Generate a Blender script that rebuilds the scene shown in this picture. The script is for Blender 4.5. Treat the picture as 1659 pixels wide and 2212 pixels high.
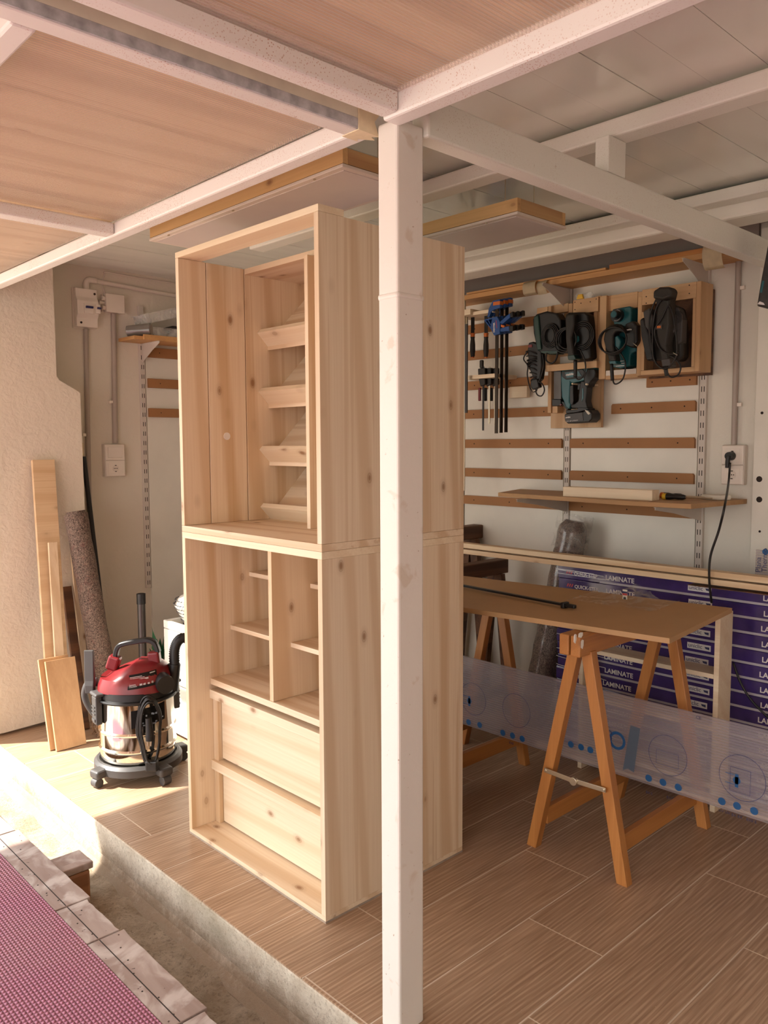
import bpy, bmesh, math, random
from mathutils import Vector, Matrix
from math import pi, sin, cos, radians as R_
random.seed(7)
S = bpy.context.scene
for o in list(bpy.data.objects): bpy.data.objects.remove(o)
COL = S.collection

# ------------------------------------------------------------ camera
F, CX, CY = 1748.86, 829.5, 1106.0
YAW, PITCH, ROLL = 0.812874, 0.0841006, 0.0043585
CAM = Vector((0, 0, 1.42))
fw = Vector((cos(YAW)*cos(PITCH), sin(YAW)*cos(PITCH), -sin(PITCH)))
r0 = Vector((sin(YAW), -cos(YAW), 0)); d0 = fw.cross(r0)
rt = r0*cos(ROLL)+d0*sin(ROLL); dn = -r0*sin(ROLL)+d0*cos(ROLL)
cd = bpy.data.cameras.new('camera'); cam = bpy.data.objects.new('camera', cd); COL.objects.link(cam)
M = Matrix.Identity(4)
for i in range(3):
    M[i][0] = rt[i]; M[i][1] = -dn[i]; M[i][2] = -fw[i]; M[i][3] = CAM[i]
cam.matrix_world = M
cd.sensor_fit = 'HORIZONTAL'; cd.sensor_width = 36; cd.lens = F/1659*36; cd.clip_start = .02; cd.clip_end = 200
S.camera = cam
# ------------------------------------------------------------ light
W = bpy.data.worlds.new('sky'); S.world = W; W.use_nodes = True
wn = W.node_tree; bg = wn.nodes['Background']
SKY = 1.75
tcw = wn.nodes.new('ShaderNodeTexCoord'); sepw = wn.nodes.new('ShaderNodeSeparateXYZ'); rampw = wn.nodes.new('ShaderNodeValToRGB')
wn.links.new(tcw.outputs['Generated'], sepw.inputs[0]); wn.links.new(sepw.outputs['Z'], rampw.inputs[0]); wn.links.new(rampw.outputs[0], bg.inputs[0])
rampw.color_ramp.elements[0].position = 0.0; rampw.color_ramp.elements[0].color = (.62, .58, .52, 1)
rampw.color_ramp.elements[1].position = .5; rampw.color_ramp.elements[1].color = (.88, .92, .96, 1)
e = rampw.color_ramp.elements.new(.06); e.color = (1.0, .98, .93, 1)
bg.inputs[1].default_value = SKY
sd = bpy.data.lights.new('sun', 'SUN'); sd.energy = 6; sd.angle = R_(.7); sd.color = (1, .96, .88)
sun = bpy.data.objects.new('sun', sd); COL.objects.link(sun)
sun.rotation_euler = Vector((1, -.7, -1.4)).to_track_quat('-Z', 'Y').to_euler()
S.view_settings.view_transform = 'Standard'; S.view_settings.look = 'None'; S.view_settings.gamma = 1
S.view_settings.exposure = 1.42; S.view_settings.use_curve_mapping = False

# ------------------------------------------------------------ helpers
def P(x, y, ax, v):
    "the point of the place seen at this spot of the photograph, on the plane axis=v"
    q = rt*((x-CX)/F)+dn*((y-CY)/F)+fw
    return CAM+q*((v-CAM['xyz'.index(ax)])/q['xyz'.index(ax)])
ORG = {}
def thing(name, label, cat, loc=(0, 0, 0), group=None, rz=0):
    o = bpy.data.objects.new(name, None); COL.objects.link(o); o.empty_display_size = .05
    o.location = loc; o.rotation_euler = (0, 0, rz); o['label'] = label; o['category'] = cat
    if group: o['group'] = group
    ORG[o] = Vector(loc); return o
def ob(name, bm, mat, parent=None, smooth=False, bev=0, local=False, label=None, cat=None, group=None, kind=None, seg=2):
    if parent is not None:
        off = ORG[parent]
        if not local: bmesh.ops.translate(bm, verts=bm.verts, vec=-off)
        org = off
    else:
        zs = [v.co.z for v in bm.verts]; n = len(bm.verts)
        c = Vector((sum(v.co.x for v in bm.verts)/n, sum(v.co.y for v in bm.verts)/n, min(zs)))
        bmesh.ops.translate(bm, verts=bm.verts, vec=-c); org = c
    bmesh.ops.recalc_face_normals(bm, faces=bm.faces)
    me = bpy.data.meshes.new(name); bm.to_mesh(me); bm.free()
    mats = mat if isinstance(mat, (list, tuple)) else [mat]
    for m in mats: me.materials.append(m)
    if smooth:
        for p in me.polygons: p.use_smooth = True
        if smooth is True: me.set_sharp_from_angle(angle=R_(38))
    o = bpy.data.objects.new(name, me); COL.objects.link(o)
    if parent is not None: o.parent = parent
    else: o.location = org
    if bev:
        b = o.modifiers.new('bevel', 'BEVEL'); b.width = bev; b.segments = seg; b.limit_method = 'ANGLE'; b.angle_limit = R_(40)
    ORG[o] = org
    if label: o['label'] = label
    if cat: o['category'] = cat
    if group: o['group'] = group
    if kind: o['kind'] = kind
    return o
def nb(): return bmesh.new()
def box(bm, x0, y0, z0, x1, y1, z1, mi=0):
    if x0 > x1: x0, x1 = x1, x0
    if y0 > y1: y0, y1 = y1, y0
    if z0 > z1: z0, z1 = z1, z0
    v = [bm.verts.new(c) for c in ((x0,y0,z0),(x1,y0,z0),(x1,y1,z0),(x0,y1,z0),(x0,y0,z1),(x1,y0,z1),(x1,y1,z1),(x0,y1,z1))]
    for f in ((0,3,2,1),(4,5,6,7),(0,1,5,4),(1,2,6,5),(2,3,7,6),(3,0,4,7)):
        bm.faces.new([v[i] for i in f]).material_index = mi
    return bm
def bx(*a): return box(nb(), *a)
def para(bm, o, a, b, c):
    o, a, b, c = map(Vector, (o, a, b, c))
    v = [bm.verts.new(p) for p in (o, o+a, o+a+b, o+b, o+c, o+a+c, o+a+b+c, o+b+c)]
    for f in ((0,3,2,1),(4,5,6,7),(0,1,5,4),(1,2,6,5),(2,3,7,6),(3,0,4,7)): bm.faces.new([v[i] for i in f])
    return bm
def beam(bm, p0, p1, w, h, up=(0, 0, 1)):
    p0, p1, up = Vector(p0), Vector(p1), Vector(up); d = (p1-p0); s = d.cross(up).normalized(); u = s.cross(d).normalized()
    return para(bm, p0-s*w/2-u*h/2, s*w, u*h, d)
def ring(c, u, v, r, n, r2=None): return [c+u*(r*cos(2*pi*i/n))+v*((r2 or r)*sin(2*pi*i/n)) for i in range(n)]
def frame(d):
    d = d.normalized(); a = Vector((0, 0, 1)) if abs(d.z) < .9 else Vector((1, 0, 0))
    u = d.cross(a).normalized(); return u, d.cross(u).normalized()
def skin(bm, rings, cap=True, closed=False, mi=0):
    vs = [[bm.verts.new(p) for p in r] for r in rings]; n = len(vs[0])
    rr = range(len(vs)) if closed else range(len(vs)-1)
    for i in rr:
        A, B = vs[i], vs[(i+1) % len(vs)]
        for j in range(n): bm.faces.new((A[j], A[(j+1) % n], B[(j+1) % n], B[j])).material_index = mi
    if cap and not closed:
        bm.faces.new(vs[0][::-1]).material_index = mi; bm.faces.new(vs[-1]).material_index = mi
    return bm
def cyl(bm, p0, p1, r0, r1=None, n=24, mi=0):
    p0, p1 = Vector(p0), Vector(p1); r1 = r0 if r1 is None else r1; u, v = frame(p1-p0)
    return skin(bm, [ring(p0, u, v, r0, n), ring(p1, u, v, r1, n)], mi=mi)
def lathe(bm, prof, c=(0, 0), n=40, sx=1, sy=1):
    rings = [[Vector((c[0]+max(r, 1e-4)*sx*cos(2*pi*i/n), c[1]+max(r, 1e-4)*sy*sin(2*pi*i/n), z)) for i in range(n)] for r, z in prof]
    return skin(bm, rings)
def spline(pts, k=6, closed=False):
    pts = [Vector(p) for p in pts]; out = []; n = len(pts)
    rng = range(n) if closed else range(n-1)
    for i in rng:
        g = (lambda j: pts[j % n]) if closed else (lambda j: pts[max(0, min(n-1, j))])
        a, b, c, d = g(i-1), g(i), g(i+1), g(i+2)
        for s in range(k):
            t = s/k
            out.append(.5*((2*b)+(c-a)*t+(2*a-5*b+4*c-d)*t*t+(3*b-a-3*c+d)*t**3))
    if not closed: out.append(pts[-1])
    return out
def tube(bm, pts, r, n=8, k=6, closed=False, rib=None):
    pts = spline(pts, k, closed) if k else [Vector(p) for p in pts]
    N = len(pts); rings = []; u = None
    for i, p in enumerate(pts):
        d = (pts[(i+1) % N]-pts[i-1]) if closed else (pts[min(i+1, N-1)]-pts[max(i-1, 0)])
        d.normalize()
        if u is None: u, _ = frame(d)
        u = (u-d*u.dot(d)).normalized(); v = d.cross(u)
        rr = r(i/(N-1)) if callable(r) else r
        if rib and i % 2: rr *= rib
        rings.append(ring(p, u, v, rr, n))
    return skin(bm, rings, closed=closed)
def prism(bm, pts, vec, mi=0):
    "closed outline (3-D points) swept by vec"
    pts = [Vector(p) for p in pts]; vec = Vector(vec)
    a = [bm.verts.new(p) for p in pts]; b = [bm.verts.new(p+vec) for p in pts]; n = len(a)
    f1 = bm.faces.new(a); f2 = bm.faces.new(b[::-1]); f1.material_index = f2.material_index = mi
    for i in range(n): bm.faces.new((a[i], b[i], b[(i+1) % n], a[(i+1) % n])).material_index = mi
    f1.normal_update(); f2.normal_update()
    bmesh.ops.triangulate(bm, faces=[f1, f2]); return bm
def facing(pts, x, dep, bm=None, mi=0):
    "outline on the plane x, swept depth dep towards the wall"
    return prism(bm or nb(), [P(a, b, 'x', x) for a, b in pts], (dep, 0, 0), mi)
def rrect(x0, y0, x1, y1, r, k=4):
    o = []
    for cx, cy, a in ((x1-r, y0+r, -90), (x1-r, y1-r, 0), (x0+r, y1-r, 90), (x0+r, y0+r, 180)):
        for i in range(k+1): t = R_(a+90*i/k); o.append((cx+r*cos(t), cy+r*sin(t)))
    return o
def text(s, size, loc, right, up, mat, parent, name='lettering', ex=.0003, ax='LEFT', shear=0, bold=0):
    c = bpy.data.curves.new('t', 'FONT'); c.body = s; c.size = size; c.extrude = ex; c.align_x = ax; c.shear = shear; c.offset = bold; c.resolution_u = 3
    t = bpy.data.objects.new('t', c); COL.objects.link(t); bpy.context.view_layer.update()
    me = bpy.data.meshes.new_from_object(t.evaluated_get(bpy.context.evaluated_depsgraph_get()))
    bpy.data.objects.remove(t); bpy.data.curves.remove(c)
    right, up = Vector(right).normalized(), Vector(up).normalized(); n = right.cross(up)
    m = Matrix((( *[right[i] for i in [0]], up[0], n[0], loc[0]), (right[1], up[1], n[1], loc[1]), (right[2], up[2], n[2], loc[2]), (0, 0, 0, 1)))
    me.transform(m); bm = nb(); bm.from_mesh(me); bpy.data.meshes.remove(me)
    return ob(name, bm, mat, parent)
XR, ZU = Vector((0, -1, 0)), Vector((0, 0, 1))     # reading direction on things facing -X
def dup(root, loc=None, label=None):
    "a copy of a thing and of its parts and sub-parts"
    def cp(o, par):
        c = o.copy(); COL.objects.link(c); c.parent = par
        ORG[c] = ORG[o]
        for ch in [k for k in list(bpy.data.objects) if k.parent == o]: cp(ch, c)
        return c
    c = cp(root, None)
    if loc is not None: c.location = loc
    if label: c['label'] = label
    return c

# ------------------------------------------------------------ materials
def newmat(name):
    m = bpy.data.materials.new(name); m.use_nodes = True; nt = m.node_tree
    return m, nt, nt.nodes['Principled BSDF'], nt.nodes, nt.links
def L3(c): return (*c, 1)
def mathn(N, L, op, a, b=None):
    n = N.new('ShaderNodeMath'); n.operation = op
    for i, q in enumerate((a, b)):
        if q is None: continue
        if isinstance(q, (int, float)): n.inputs[i].default_value = q
        else: L.new(q, n.inputs[i])
    return n.outputs[0]
def mixc(N, L, f, a, b, mode='MIX'):
    n = N.new('ShaderNodeMix'); n.data_type = 'RGBA'; n.blend_type = mode
    for k, q in ((0, f), (6, a), (7, b)):
        if hasattr(q, 'links'): L.new(q, n.inputs[k])
        elif isinstance(q, (int, float)): n.inputs[k].default_value = q
        else: n.inputs[k].default_value = L3(q)
    return n.outputs[2]
def ramp(N, L, v, *st):
    n = N.new('ShaderNodeValToRGB'); L.new(v, n.inputs[0]); els = n.color_ramp.elements
    while len(els) < len(st): els.new(.5)
    for e, (p, c) in zip(els, st):
        e.position = p; e.color = L3(c) if not isinstance(c, (int, float)) else (c, c, c, 1)
    return n.outputs[0]
def noise(N, L, vec, scale, det=3, dist=0, rough=.5):
    n = N.new('ShaderNodeTexNoise'); n.inputs['Scale'].default_value = scale; n.inputs['Detail'].default_value = det
    n.inputs['Distortion'].default_value = dist; n.inputs['Roughness'].default_value = rough
    if vec is not None: L.new(vec, n.inputs['Vector'])
    return n.outputs['Fac']
def coords(N, L, scale=(1, 1, 1), rnd=True):
    tc = N.new('ShaderNodeTexCoord'); v = tc.outputs['Object']
    if rnd:
        oi = N.new('ShaderNodeObjectInfo'); k = mathn(N, L, 'MULTIPLY', oi.outputs['Random'], 23.7)
        a = N.new('ShaderNodeVectorMath'); a.operation = 'ADD'; L.new(v, a.inputs[0])
        cb = N.new('ShaderNodeCombineXYZ'); L.new(k, cb.inputs[0]); L.new(k, cb.inputs[1]); L.new(k, cb.inputs[2]); L.new(cb.outputs[0], a.inputs[1]); v = a.outputs[0]
    mp = N.new('ShaderNodeMapping'); mp.inputs['Scale'].default_value = scale; L.new(v, mp.inputs[0]); return mp.outputs[0]
def bump(N, L, b, h, st=.3, dist=.002):
    n = N.new('ShaderNodeBump'); n.inputs['Strength'].default_value = st; n.inputs['Distance'].default_value = dist
    L.new(h, n.inputs['Height']); L.new(n.outputs[0], b.inputs['Normal']); return n
def plain(name, c, rough=.5, metal=0, var=0, vs=6, bs=0, bsc=60, coat=0, trans=0, alpha=1, spec=.5):
    m, nt, b, N, L = newmat(name)
    b.inputs['Base Color'].default_value = L3(c); b.inputs['Roughness'].default_value = rough; b.inputs['Metallic'].default_value = metal
    b.inputs['Coat Weight'].default_value = coat; b.inputs['Coat Roughness'].default_value = .1
    b.inputs['Transmission Weight'].default_value = trans; b.inputs['Alpha'].default_value = alpha; b.inputs['Specular IOR Level'].default_value = spec
    v = coords(N, L)
    f = noise(N, L, v, vs, 4)
    vv = max(var, .04)
    L.new(mixc(N, L, ramp(N, L, f, (.3, 0), (.7, 1)), [x*(1-vv) for x in c], [min(1, x*(1+vv)) for x in c]), b.inputs['Base Color'])
    if bs: bump(N, L, b, noise(N, L, v, bsc, 5), bs)
    return m
def wood(name, c, dark, axis='Z', knots=1, rough=.55, k=1.0, knotc=(.25, .11, .04), contrast=.72, fine=1.0):
    m, nt, b, N, L = newmat(name)
    ai = 'XYZ'.index(axis)
    sc = [9*k]*3; sc[ai] = .55*k
    v = coords(N, L, sc)
    w = N.new('ShaderNodeTexWave'); w.wave_type = 'BANDS'; w.bands_direction = 'DIAGONAL'; L.new(v, w.inputs[0])
    w.inputs['Scale'].default_value = .55; w.inputs['Distortion'].default_value = 5.5; w.inputs['Detail'].default_value = 2; w.inputs['Detail Scale'].default_value = .8
    g = ramp(N, L, w.outputs['Fac'], (.55, 0), (.92, 1), )
    sc2 = [150*k]*3; sc2[ai] = 2.5*k
    fn = noise(N, L, coords(N, L, sc2), 1, 3)
    sc3 = [38*k]*3; sc3[ai] = .7*k
    stk = ramp(N, L, noise(N, L, coords(N, L, sc3), 1, 2, .3), (.60, 0), (.66, 1))
    big = noise(N, L, coords(N, L, [2.2 if i != ai else .5 for i in range(3)]), 1, 2)
    col = mixc(N, L, mathn(N, L, 'MULTIPLY', g, contrast), c, dark)
    col = mixc(N, L, ramp(N, L, fn, (.35, .28*fine), (.7, 0)), col, dark)
    col = mixc(N, L, mathn(N, L, 'MULTIPLY', stk, contrast*.8), col, dark)
    col = mixc(N, L, ramp(N, L, big, (.35, .0), (.7, .35)), col, [x*.88 for x in c])
    if knots:
        ks = [9.5]*3; ks[ai] = 5.5
        vo = N.new('ShaderNodeTexVoronoi'); vo.inputs['Scale'].default_value = 1; L.new(coords(N, L, ks), vo.inputs['Vector'])
        kd = mathn(N, L, 'ADD', vo.outputs['Distance'], mathn(N, L, 'MULTIPLY', noise(N, L, v, 3, 2), .03))
        kn = ramp(N, L, kd, (.05, 1), (.08, .85), (.095, .45), (.11, .62), (.13, .2), (.22, 0))
        col = mixc(N, L, mathn(N, L, 'MULTIPLY', kn, .85*knots), col, knotc)
    L.new(col, b.inputs['Base Color']); b.inputs['Roughness'].default_value = rough
    bump(N, L, b, fn, .12, .001)
    return m
PINE, PINED = (.82, .67, .49), (.60, .40, .225)
pine = {a: wood('spruce_'+a, PINE, PINED, a) for a in 'XYZ'}
birch = wood('pale_spruce_edge', (.86, .72, .52), (.66, .45, .26), 'Y', 0, contrast=.3)
frontw = wood('spruce_front', (.84, .70, .51), (.66, .45, .25), 'Y', 1, contrast=.45)
mdf = plain('brown_fibreboard', (.36, .17, .065), .7, var=.06, bs=.05, bsc=300)
mdf2 = plain('tan_fibreboard', (.46, .27, .12), .6, var=.05, bs=.05, bsc=300)
orangew = {a: wood('orange_pine_'+a, (.50, .21, .055), (.30, .10, .02), a, .6, .4, contrast=.4) for a in 'XYZ'}
lampw = wood('lamp_pine', (.72, .46, .20), (.50, .27, .09), 'Y', 1, contrast=.4)
shelfw = wood('shelf_pine', (.62, .34, .13), (.42, .20, .07), 'Y', .3, contrast=.3)
holder = {a: wood('holder_pine_'+a, (.66, .42, .22), (.46, .25, .11), a, 1, contrast=.4) for a in 'XYZ'}
darkw = wood('old_dark_wood', (.16, .07, .03), (.05, .02, .01), 'X', 0, .6, contrast=.8)
laminat = wood('larch_veneer', (.60, .37, .19), (.45, .25, .11), 'Z', 0, .45, contrast=.25)
def stucco(name, c, st, sc=45, dirt=0):
    m, nt, b, N, L = newmat(name); v = coords(N, L, rnd=False)
    h = mathn(N, L, 'ADD', noise(N, L, v, sc, 5, .6), mathn(N, L, 'MULTIPLY', noise(N, L, v, sc*.25, 3, 1), 1.2))
    bump(N, L, b, h, st, .006)
    col = mixc(N, L, ramp(N, L, noise(N, L, v, 1.6, 4), (.4, 0), (.7, 1)), c, [x*.93 for x in c])
    if dirt:
        sp = noise(N, L, v, 24, 6, 1); col = mixc(N, L, ramp(N, L, sp, (.66, 0), (.74, dirt)), col, (.38, .27, .18))
    L.new(col, b.inputs['Base Color']); b.inputs['Roughness'].default_value = .9; return m
stuc = stucco('rough_stucco', (.76, .67, .55), .55)
stuc2 = stucco('wall_plaster', (.74, .665, .56), .42, 38)
stuc3 = stucco('fine_plaster', (.74, .70, .61), .22, 60)
white = plain('white_melamine', (.77, .73, .64), .35, var=.03)
def paint(name, c, spk, amt, lo=.10):
    m, nt, b, N, L = newmat(name); v = coords(N, L, (1, 1, 1))
    vo = N.new('ShaderNodeTexVoronoi'); vo.inputs['Scale'].default_value = 190; L.new(v, vo.inputs['Vector'])
    area = ramp(N, L, noise(N, L, v, 5, 3), (.42, 0), (.62, 1))
    s = mathn(N, L, 'MULTIPLY', ramp(N, L, vo.outputs['Distance'], (.20, 1), (.30, 0)), mathn(N, L, 'MULTIPLY', area, amt))
    col = mixc(N, L, s, c, spk)
    col = mixc(N, L, ramp(N, L, noise(N, L, v, 55, 5, .5), (.71, 0), (.76, amt)), col, (.42, .24, .14))
    L.new(col, b.inputs['Base Color']); b.inputs['Roughness'].default_value = .42
    bump(N, L, b, noise(N, L, v, 25, 4), .25, .003); return m
steelp = paint('speckled_white_paint', (.82, .785, .745), (.52, .30, .22), .9)
steelw = paint('cream_paint', (.80, .79, .71), (.45, .33, .22), .35)
def postpaint():
    m, nt, b, N, L = newmat('post_paint'); v = coords(N, L, rnd=False)
    n1 = noise(N, L, v, 14, 6, .5); col = mixc(N, L, ramp(N, L, n1, (.62, 0), (.68, .5)), (.80, .755, .69), (.62, .50, .38))
    n2 = noise(N, L, v, 60, 4); col = mixc(N, L, ramp(N, L, n2, (.70, 0), (.74, .8)), col, (.35, .22, .13))
    L.new(col, b.inputs['Base Color']); b.inputs['Roughness'].default_value = .4
    bump(N, L, b, mathn(N, L, 'ADD', n1, noise(N, L, v, 4, 3)), .5, .004); return m
postp = postpaint()
def pvc():
    m, nt, b, N, L = newmat('ceiling_pvc'); v = coords(N, L, rnd=False)
    L.new(mixc(N, L, noise(N, L, v, 2, 2), (.80, .82, .73), (.86, .87, .79)), b.inputs['Base Color'])
    b.inputs['Roughness'].default_value = .22; b.inputs['Specular IOR Level'].default_value = .6; b.inputs['Coat Weight'].default_value = .45; b.inputs['Coat Roughness'].default_value = .05
    bump(N, L, b, noise(N, L, coords(N, L, (1.2, 5, 1), False), 1.6, 1), .35, .012); return m
pvcm = pvc()
def tilem():
    m, nt, b, N, L = newmat('wood_look_tile')
    at = N.new('ShaderNodeAttribute'); at.attribute_name = 'tile'; tc = N.new('ShaderNodeTexCoord')
    ad = N.new('ShaderNodeVectorMath'); ad.operation = 'ADD'; L.new(tc.outputs['Object'], ad.inputs[0])
    sc = N.new('ShaderNodeVectorMath'); sc.operation = 'SCALE'; sc.inputs[3].default_value = 31.0; L.new(at.outputs['Color'], sc.inputs[0]); L.new(sc.outputs[0], ad.inputs[1])
    def mp(s):
        q = N.new('ShaderNodeMapping'); q.inputs['Scale'].default_value = s; L.new(ad.outputs[0], q.inputs[0]); return q.outputs[0]
    w = N.new('ShaderNodeTexWave'); w.wave_type = 'BANDS'; w.bands_direction = 'Y'; L.new(mp((1.1, 7, 1)), w.inputs[0])
    w.inputs['Scale'].default_value = 3.2; w.inputs['Distortion'].default_value = 16; w.inputs['Detail'].default_value = 1.5; w.inputs['Detail Scale'].default_value = .32
    g = ramp(N, L, w.outputs['Fac'], (.35, 0), (.9, 1))
    fnn = noise(N, L, mp((6, 180, 1)), 1, 3)
    bg_ = noise(N, L, mp((1.2, 6, 1)), 1, 4, .6)
    col = mixc(N, L, ramp(N, L, bg_, (.3, 0), (.7, 1)), (.33, .205, .125), (.45, .30, .195))
    col = mixc(N, L, mathn(N, L, 'MULTIPLY', g, .5), col, (.60, .43, .29))
    col = mixc(N, L, ramp(N, L, fnn, (.35, .5), (.6, 0)), col, (.19, .105, .055))
    dust = ramp(N, L, noise(N, L, tc.outputs['Object'], 140, 4), (.70, 0), (.76, .6))
    col = mixc(N, L, dust, col, (.6, .47, .34))
    L.new(col, b.inputs['Base Color']); b.inputs['Roughness'].default_value = .42
    bump(N, L, b, fnn, .25, .001); return m
tile = tilem(); grout = plain('grout', (.66, .55, .43), .9, var=.1)
def concrete(name, c1, c2, c3, st=.8, low=False):
    m, nt, b, N, L = newmat(name); v = coords(N, L, rnd=False)
    n1 = noise(N, L, v, 9, 9, .4, .75); n2 = noise(N, L, v, 90, 8, .3, .75); n3 = noise(N, L, v, 2.2, 5, .8)
    col = mixc(N, L, ramp(N, L, n1, (.40, 0), (.60, 1)), c1, c2)
    col = mixc(N, L, ramp(N, L, n2, (.52, 0), (.66, .75)), col, c3)
    col = mixc(N, L, ramp(N, L, n3, (.60, 0), (.72, .5)), col, (.26, .22, .14))
    if low:     # earth washed against the foot of the curb
        sz = N.new('ShaderNodeSeparateXYZ'); g_ = N.new('ShaderNodeNewGeometry'); L.new(g_.outputs['Position'], sz.inputs[0])
        q_ = mathn(N, L, 'ADD', mathn(N, L, 'MULTIPLY', sz.outputs[2], -7.0), mathn(N, L, 'MULTIPLY', n1, 1.4))
        col = mixc(N, L, ramp(N, L, q_, (1.25, 0), (1.75, .9)) if 0 else mathn(N, L, 'MULTIPLY', mathn(N, L, 'MINIMUM', mathn(N, L, 'MAXIMUM', mathn(N, L, 'SUBTRACT', q_, 1.2), 0), .5), 1.7), col, (.33, .25, .17))
    L.new(col, b.inputs['Base Color']); b.inputs['Roughness'].default_value = .95
    bump(N, L, b, mathn(N, L, 'ADD', n1, n2), st, .012); return m
conc = concrete('dirty_concrete', (.66, .55, .41), (.43, .33, .22), (.20, .145, .10), 1.0)
curb = concrete('curb_concrete', (.72, .64, .52), (.56, .47, .36), (.30, .23, .16), .6, True)
def matpink():
    m, nt, b, N, L = newmat('pink_mat'); v = coords(N, L, rnd=False)
    s = N.new('ShaderNodeSeparateXYZ'); L.new(v, s.inputs[0])
    a = mathn(N, L, 'SINE', mathn(N, L, 'MULTIPLY', s.outputs[0], 2*pi/.021)); c = mathn(N, L, 'SINE', mathn(N, L, 'MULTIPLY', s.outputs[1], 2*pi/.027))
    h = mathn(N, L, 'MULTIPLY', a, c); hh = mathn(N, L, 'ABSOLUTE', h)
    col = mixc(N, L, ramp(N, L, hh, (.1, 0), (.6, 1)), (.27, .075, .125), (.52, .19, .285))
    col = mixc(N, L, ramp(N, L, noise(N, L, v, 3, 4), (.5, 0), (.8, .4)), col, (.40, .24, .22))
    L.new(col, b.inputs['Base Color']); b.inputs['Roughness'].default_value = .7
    bump(N, L, b, hh, 1.0, .006); return m
pink = matpink()
def sillm():
    m, nt, b, N, L = newmat('worn_sill'); v = coords(N, L, (14, 1.5, 14)); v2 = coords(N, L, rnd=False)
    col = mixc(N, L, ramp(N, L, noise(N, L, v, 1, 4), (.35, 0), (.7, 1)), (.27, .19, .16), (.42, .34, .30))
    col = mixc(N, L, ramp(N, L, noise(N, L, v2, 7, 5, 1), (.47, 0), (.60, .7)), col, (.60, .545, .51))
    col = mixc(N, L, ramp(N, L, noise(N, L, v2, 40, 3), (.72, 0), (.74, 1)), col, (.06, .03, .02))
    L.new(col, b.inputs['Base Color']); b.inputs['Roughness'].default_value = .75; bump(N, L, b, noise(N, L, v, 1, 4), .4, .003); return m
sillw = sillm()
def polycarb(name, tint, alpha, ribaxis, rough=.25, period=.0075, blur=.5):
    m, nt, b, N, L = newmat(name); v = coords(N, L, rnd=False); s = N.new('ShaderNodeSeparateXYZ'); L.new(v, s.inputs[0])
    q = mathn(N, L, 'SINE', mathn(N, L, 'MULTIPLY', s.outputs['XYZ'.index(ribaxis)], 2*pi/period))
    h = ramp(N, L, q, (.0, 0), (.95, 1)); bump(N, L, b, q, .35, .0015)
    b.inputs['Base Color'].default_value = L3(tint); b.inputs['Roughness'].default_value = rough; b.inputs['Specular IOR Level'].default_value = .8
    tr = N.new('ShaderNodeBsdfTransparent'); tr.inputs[0].default_value = (1, .98, .96, 1)
    tl = N.new('ShaderNodeBsdfTranslucent'); tl.inputs[0].default_value = L3(tint)
    mx0 = N.new('ShaderNodeMixShader'); mx0.inputs[0].default_value = blur; L.new(b.outputs[0], mx0.inputs[1]); L.new(tl.outputs[0], mx0.inputs[2])
    mx = N.new('ShaderNodeMixShader'); fac = mathn(N, L, 'ADD', mathn(N, L, 'MULTIPLY', h, -.12), alpha)
    L.new(fac, mx.inputs[0]); L.new(mx0.outputs[0], mx.inputs[1]); L.new(tr.outputs[0], mx.inputs[2])
    L.new(mx.outputs[0], N['Material Output'].inputs[0]); return m
pcroof = polycarb('roof_polycarbonate', (.90, .84, .78), .74, 'Y', .18, .009, .35)
pcsheet = polycarb('clear_ribbed_sheet', (.60, .54, .58), .66, 'Z', .3, .010)
def roofboard():
    m = wood('roof_board', (.70, .55, .40), (.44, .29, .17), 'X', 1, .6, k=.8, contrast=.8)
    nt = m.node_tree; b = nt.nodes['Principled BSDF']; L = nt.links; src = b.inputs['Base Color'].links[0].from_socket
    tl = nt.nodes.new('ShaderNodeBsdfTranslucent'); L.new(src, tl.inputs[0]); mx = nt.nodes.new('ShaderNodeMixShader'); mx.inputs[0].default_value = .16
    L.new(b.outputs[0], mx.inputs[1]); L.new(tl.outputs[0], mx.inputs[2]); L.new(mx.outputs[0], nt.nodes['Material Output'].inputs[0]); return m
rboard = roofboard()
def feltm(name, coat):
    m, nt, b, N, L = newmat(name); v = coords(N, L, (1, 1, .8))
    n1 = noise(N, L, v, 95, 5, 2.5, .8); n2 = noise(N, L, v, 30, 4, 1.5)
    col = mixc(N, L, ramp(N, L, n1, (.42, 0), (.60, 1)), (.030, .018, .014), (.34, .245, .19))
    col = mixc(N, L, ramp(N, L, n2, (.55, 0), (.75, .6)), col, (.22, .10, .08))
    L.new(col, b.inputs['Base Color']); b.inputs['Roughness'].default_value = .85 if not coat else .35; b.inputs['Coat Weight'].default_value = coat; b.inputs['Coat Roughness'].default_value = .16
    bump(N, L, b, mathn(N, L, 'ADD', n1, mathn(N, L, 'MULTIPLY', noise(N, L, coords(N, L, (3, 3, .6)), 6, 3), 2 if coat else 0)), .6, .004); return m
felt = feltm('recycled_felt', 0); feltc = feltm('wrapped_felt', 1)
chrome = plain('polished_steel', (.80, .76, .68), .09, 1, var=.02, bs=.02, bsc=5)
zinc = plain('zinc_metal', (.62, .55, .42), .35, 1)
blackp = plain('black_plastic', (.007, .0055, .005), .45, var=.1)
rubber = plain('black_rubber', (.009, .007, .006), .45, var=.1)
greyp = plain('dark_grey_plastic', (.055, .05, .048), .5, var=.1)
redp = plain('red_plastic', (.17, .009, .012), .36, var=.05)
teal = plain('teal_plastic', (.008, .095, .11), .35, var=.08)
dteal = plain('dark_green_plastic', (.012, .045, .035), .4, var=.1)
brownk = plain('worn_black_plastic', (.018, .014, .010), .55, var=.15)
blue = plain('blue_plastic', (.015, .075, .27), .4, var=.05)
orange = plain('orange_plastic', (.62, .15, .02), .5)
yellow = plain('yellow_plastic', (.75, .45, .03), .45)
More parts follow.
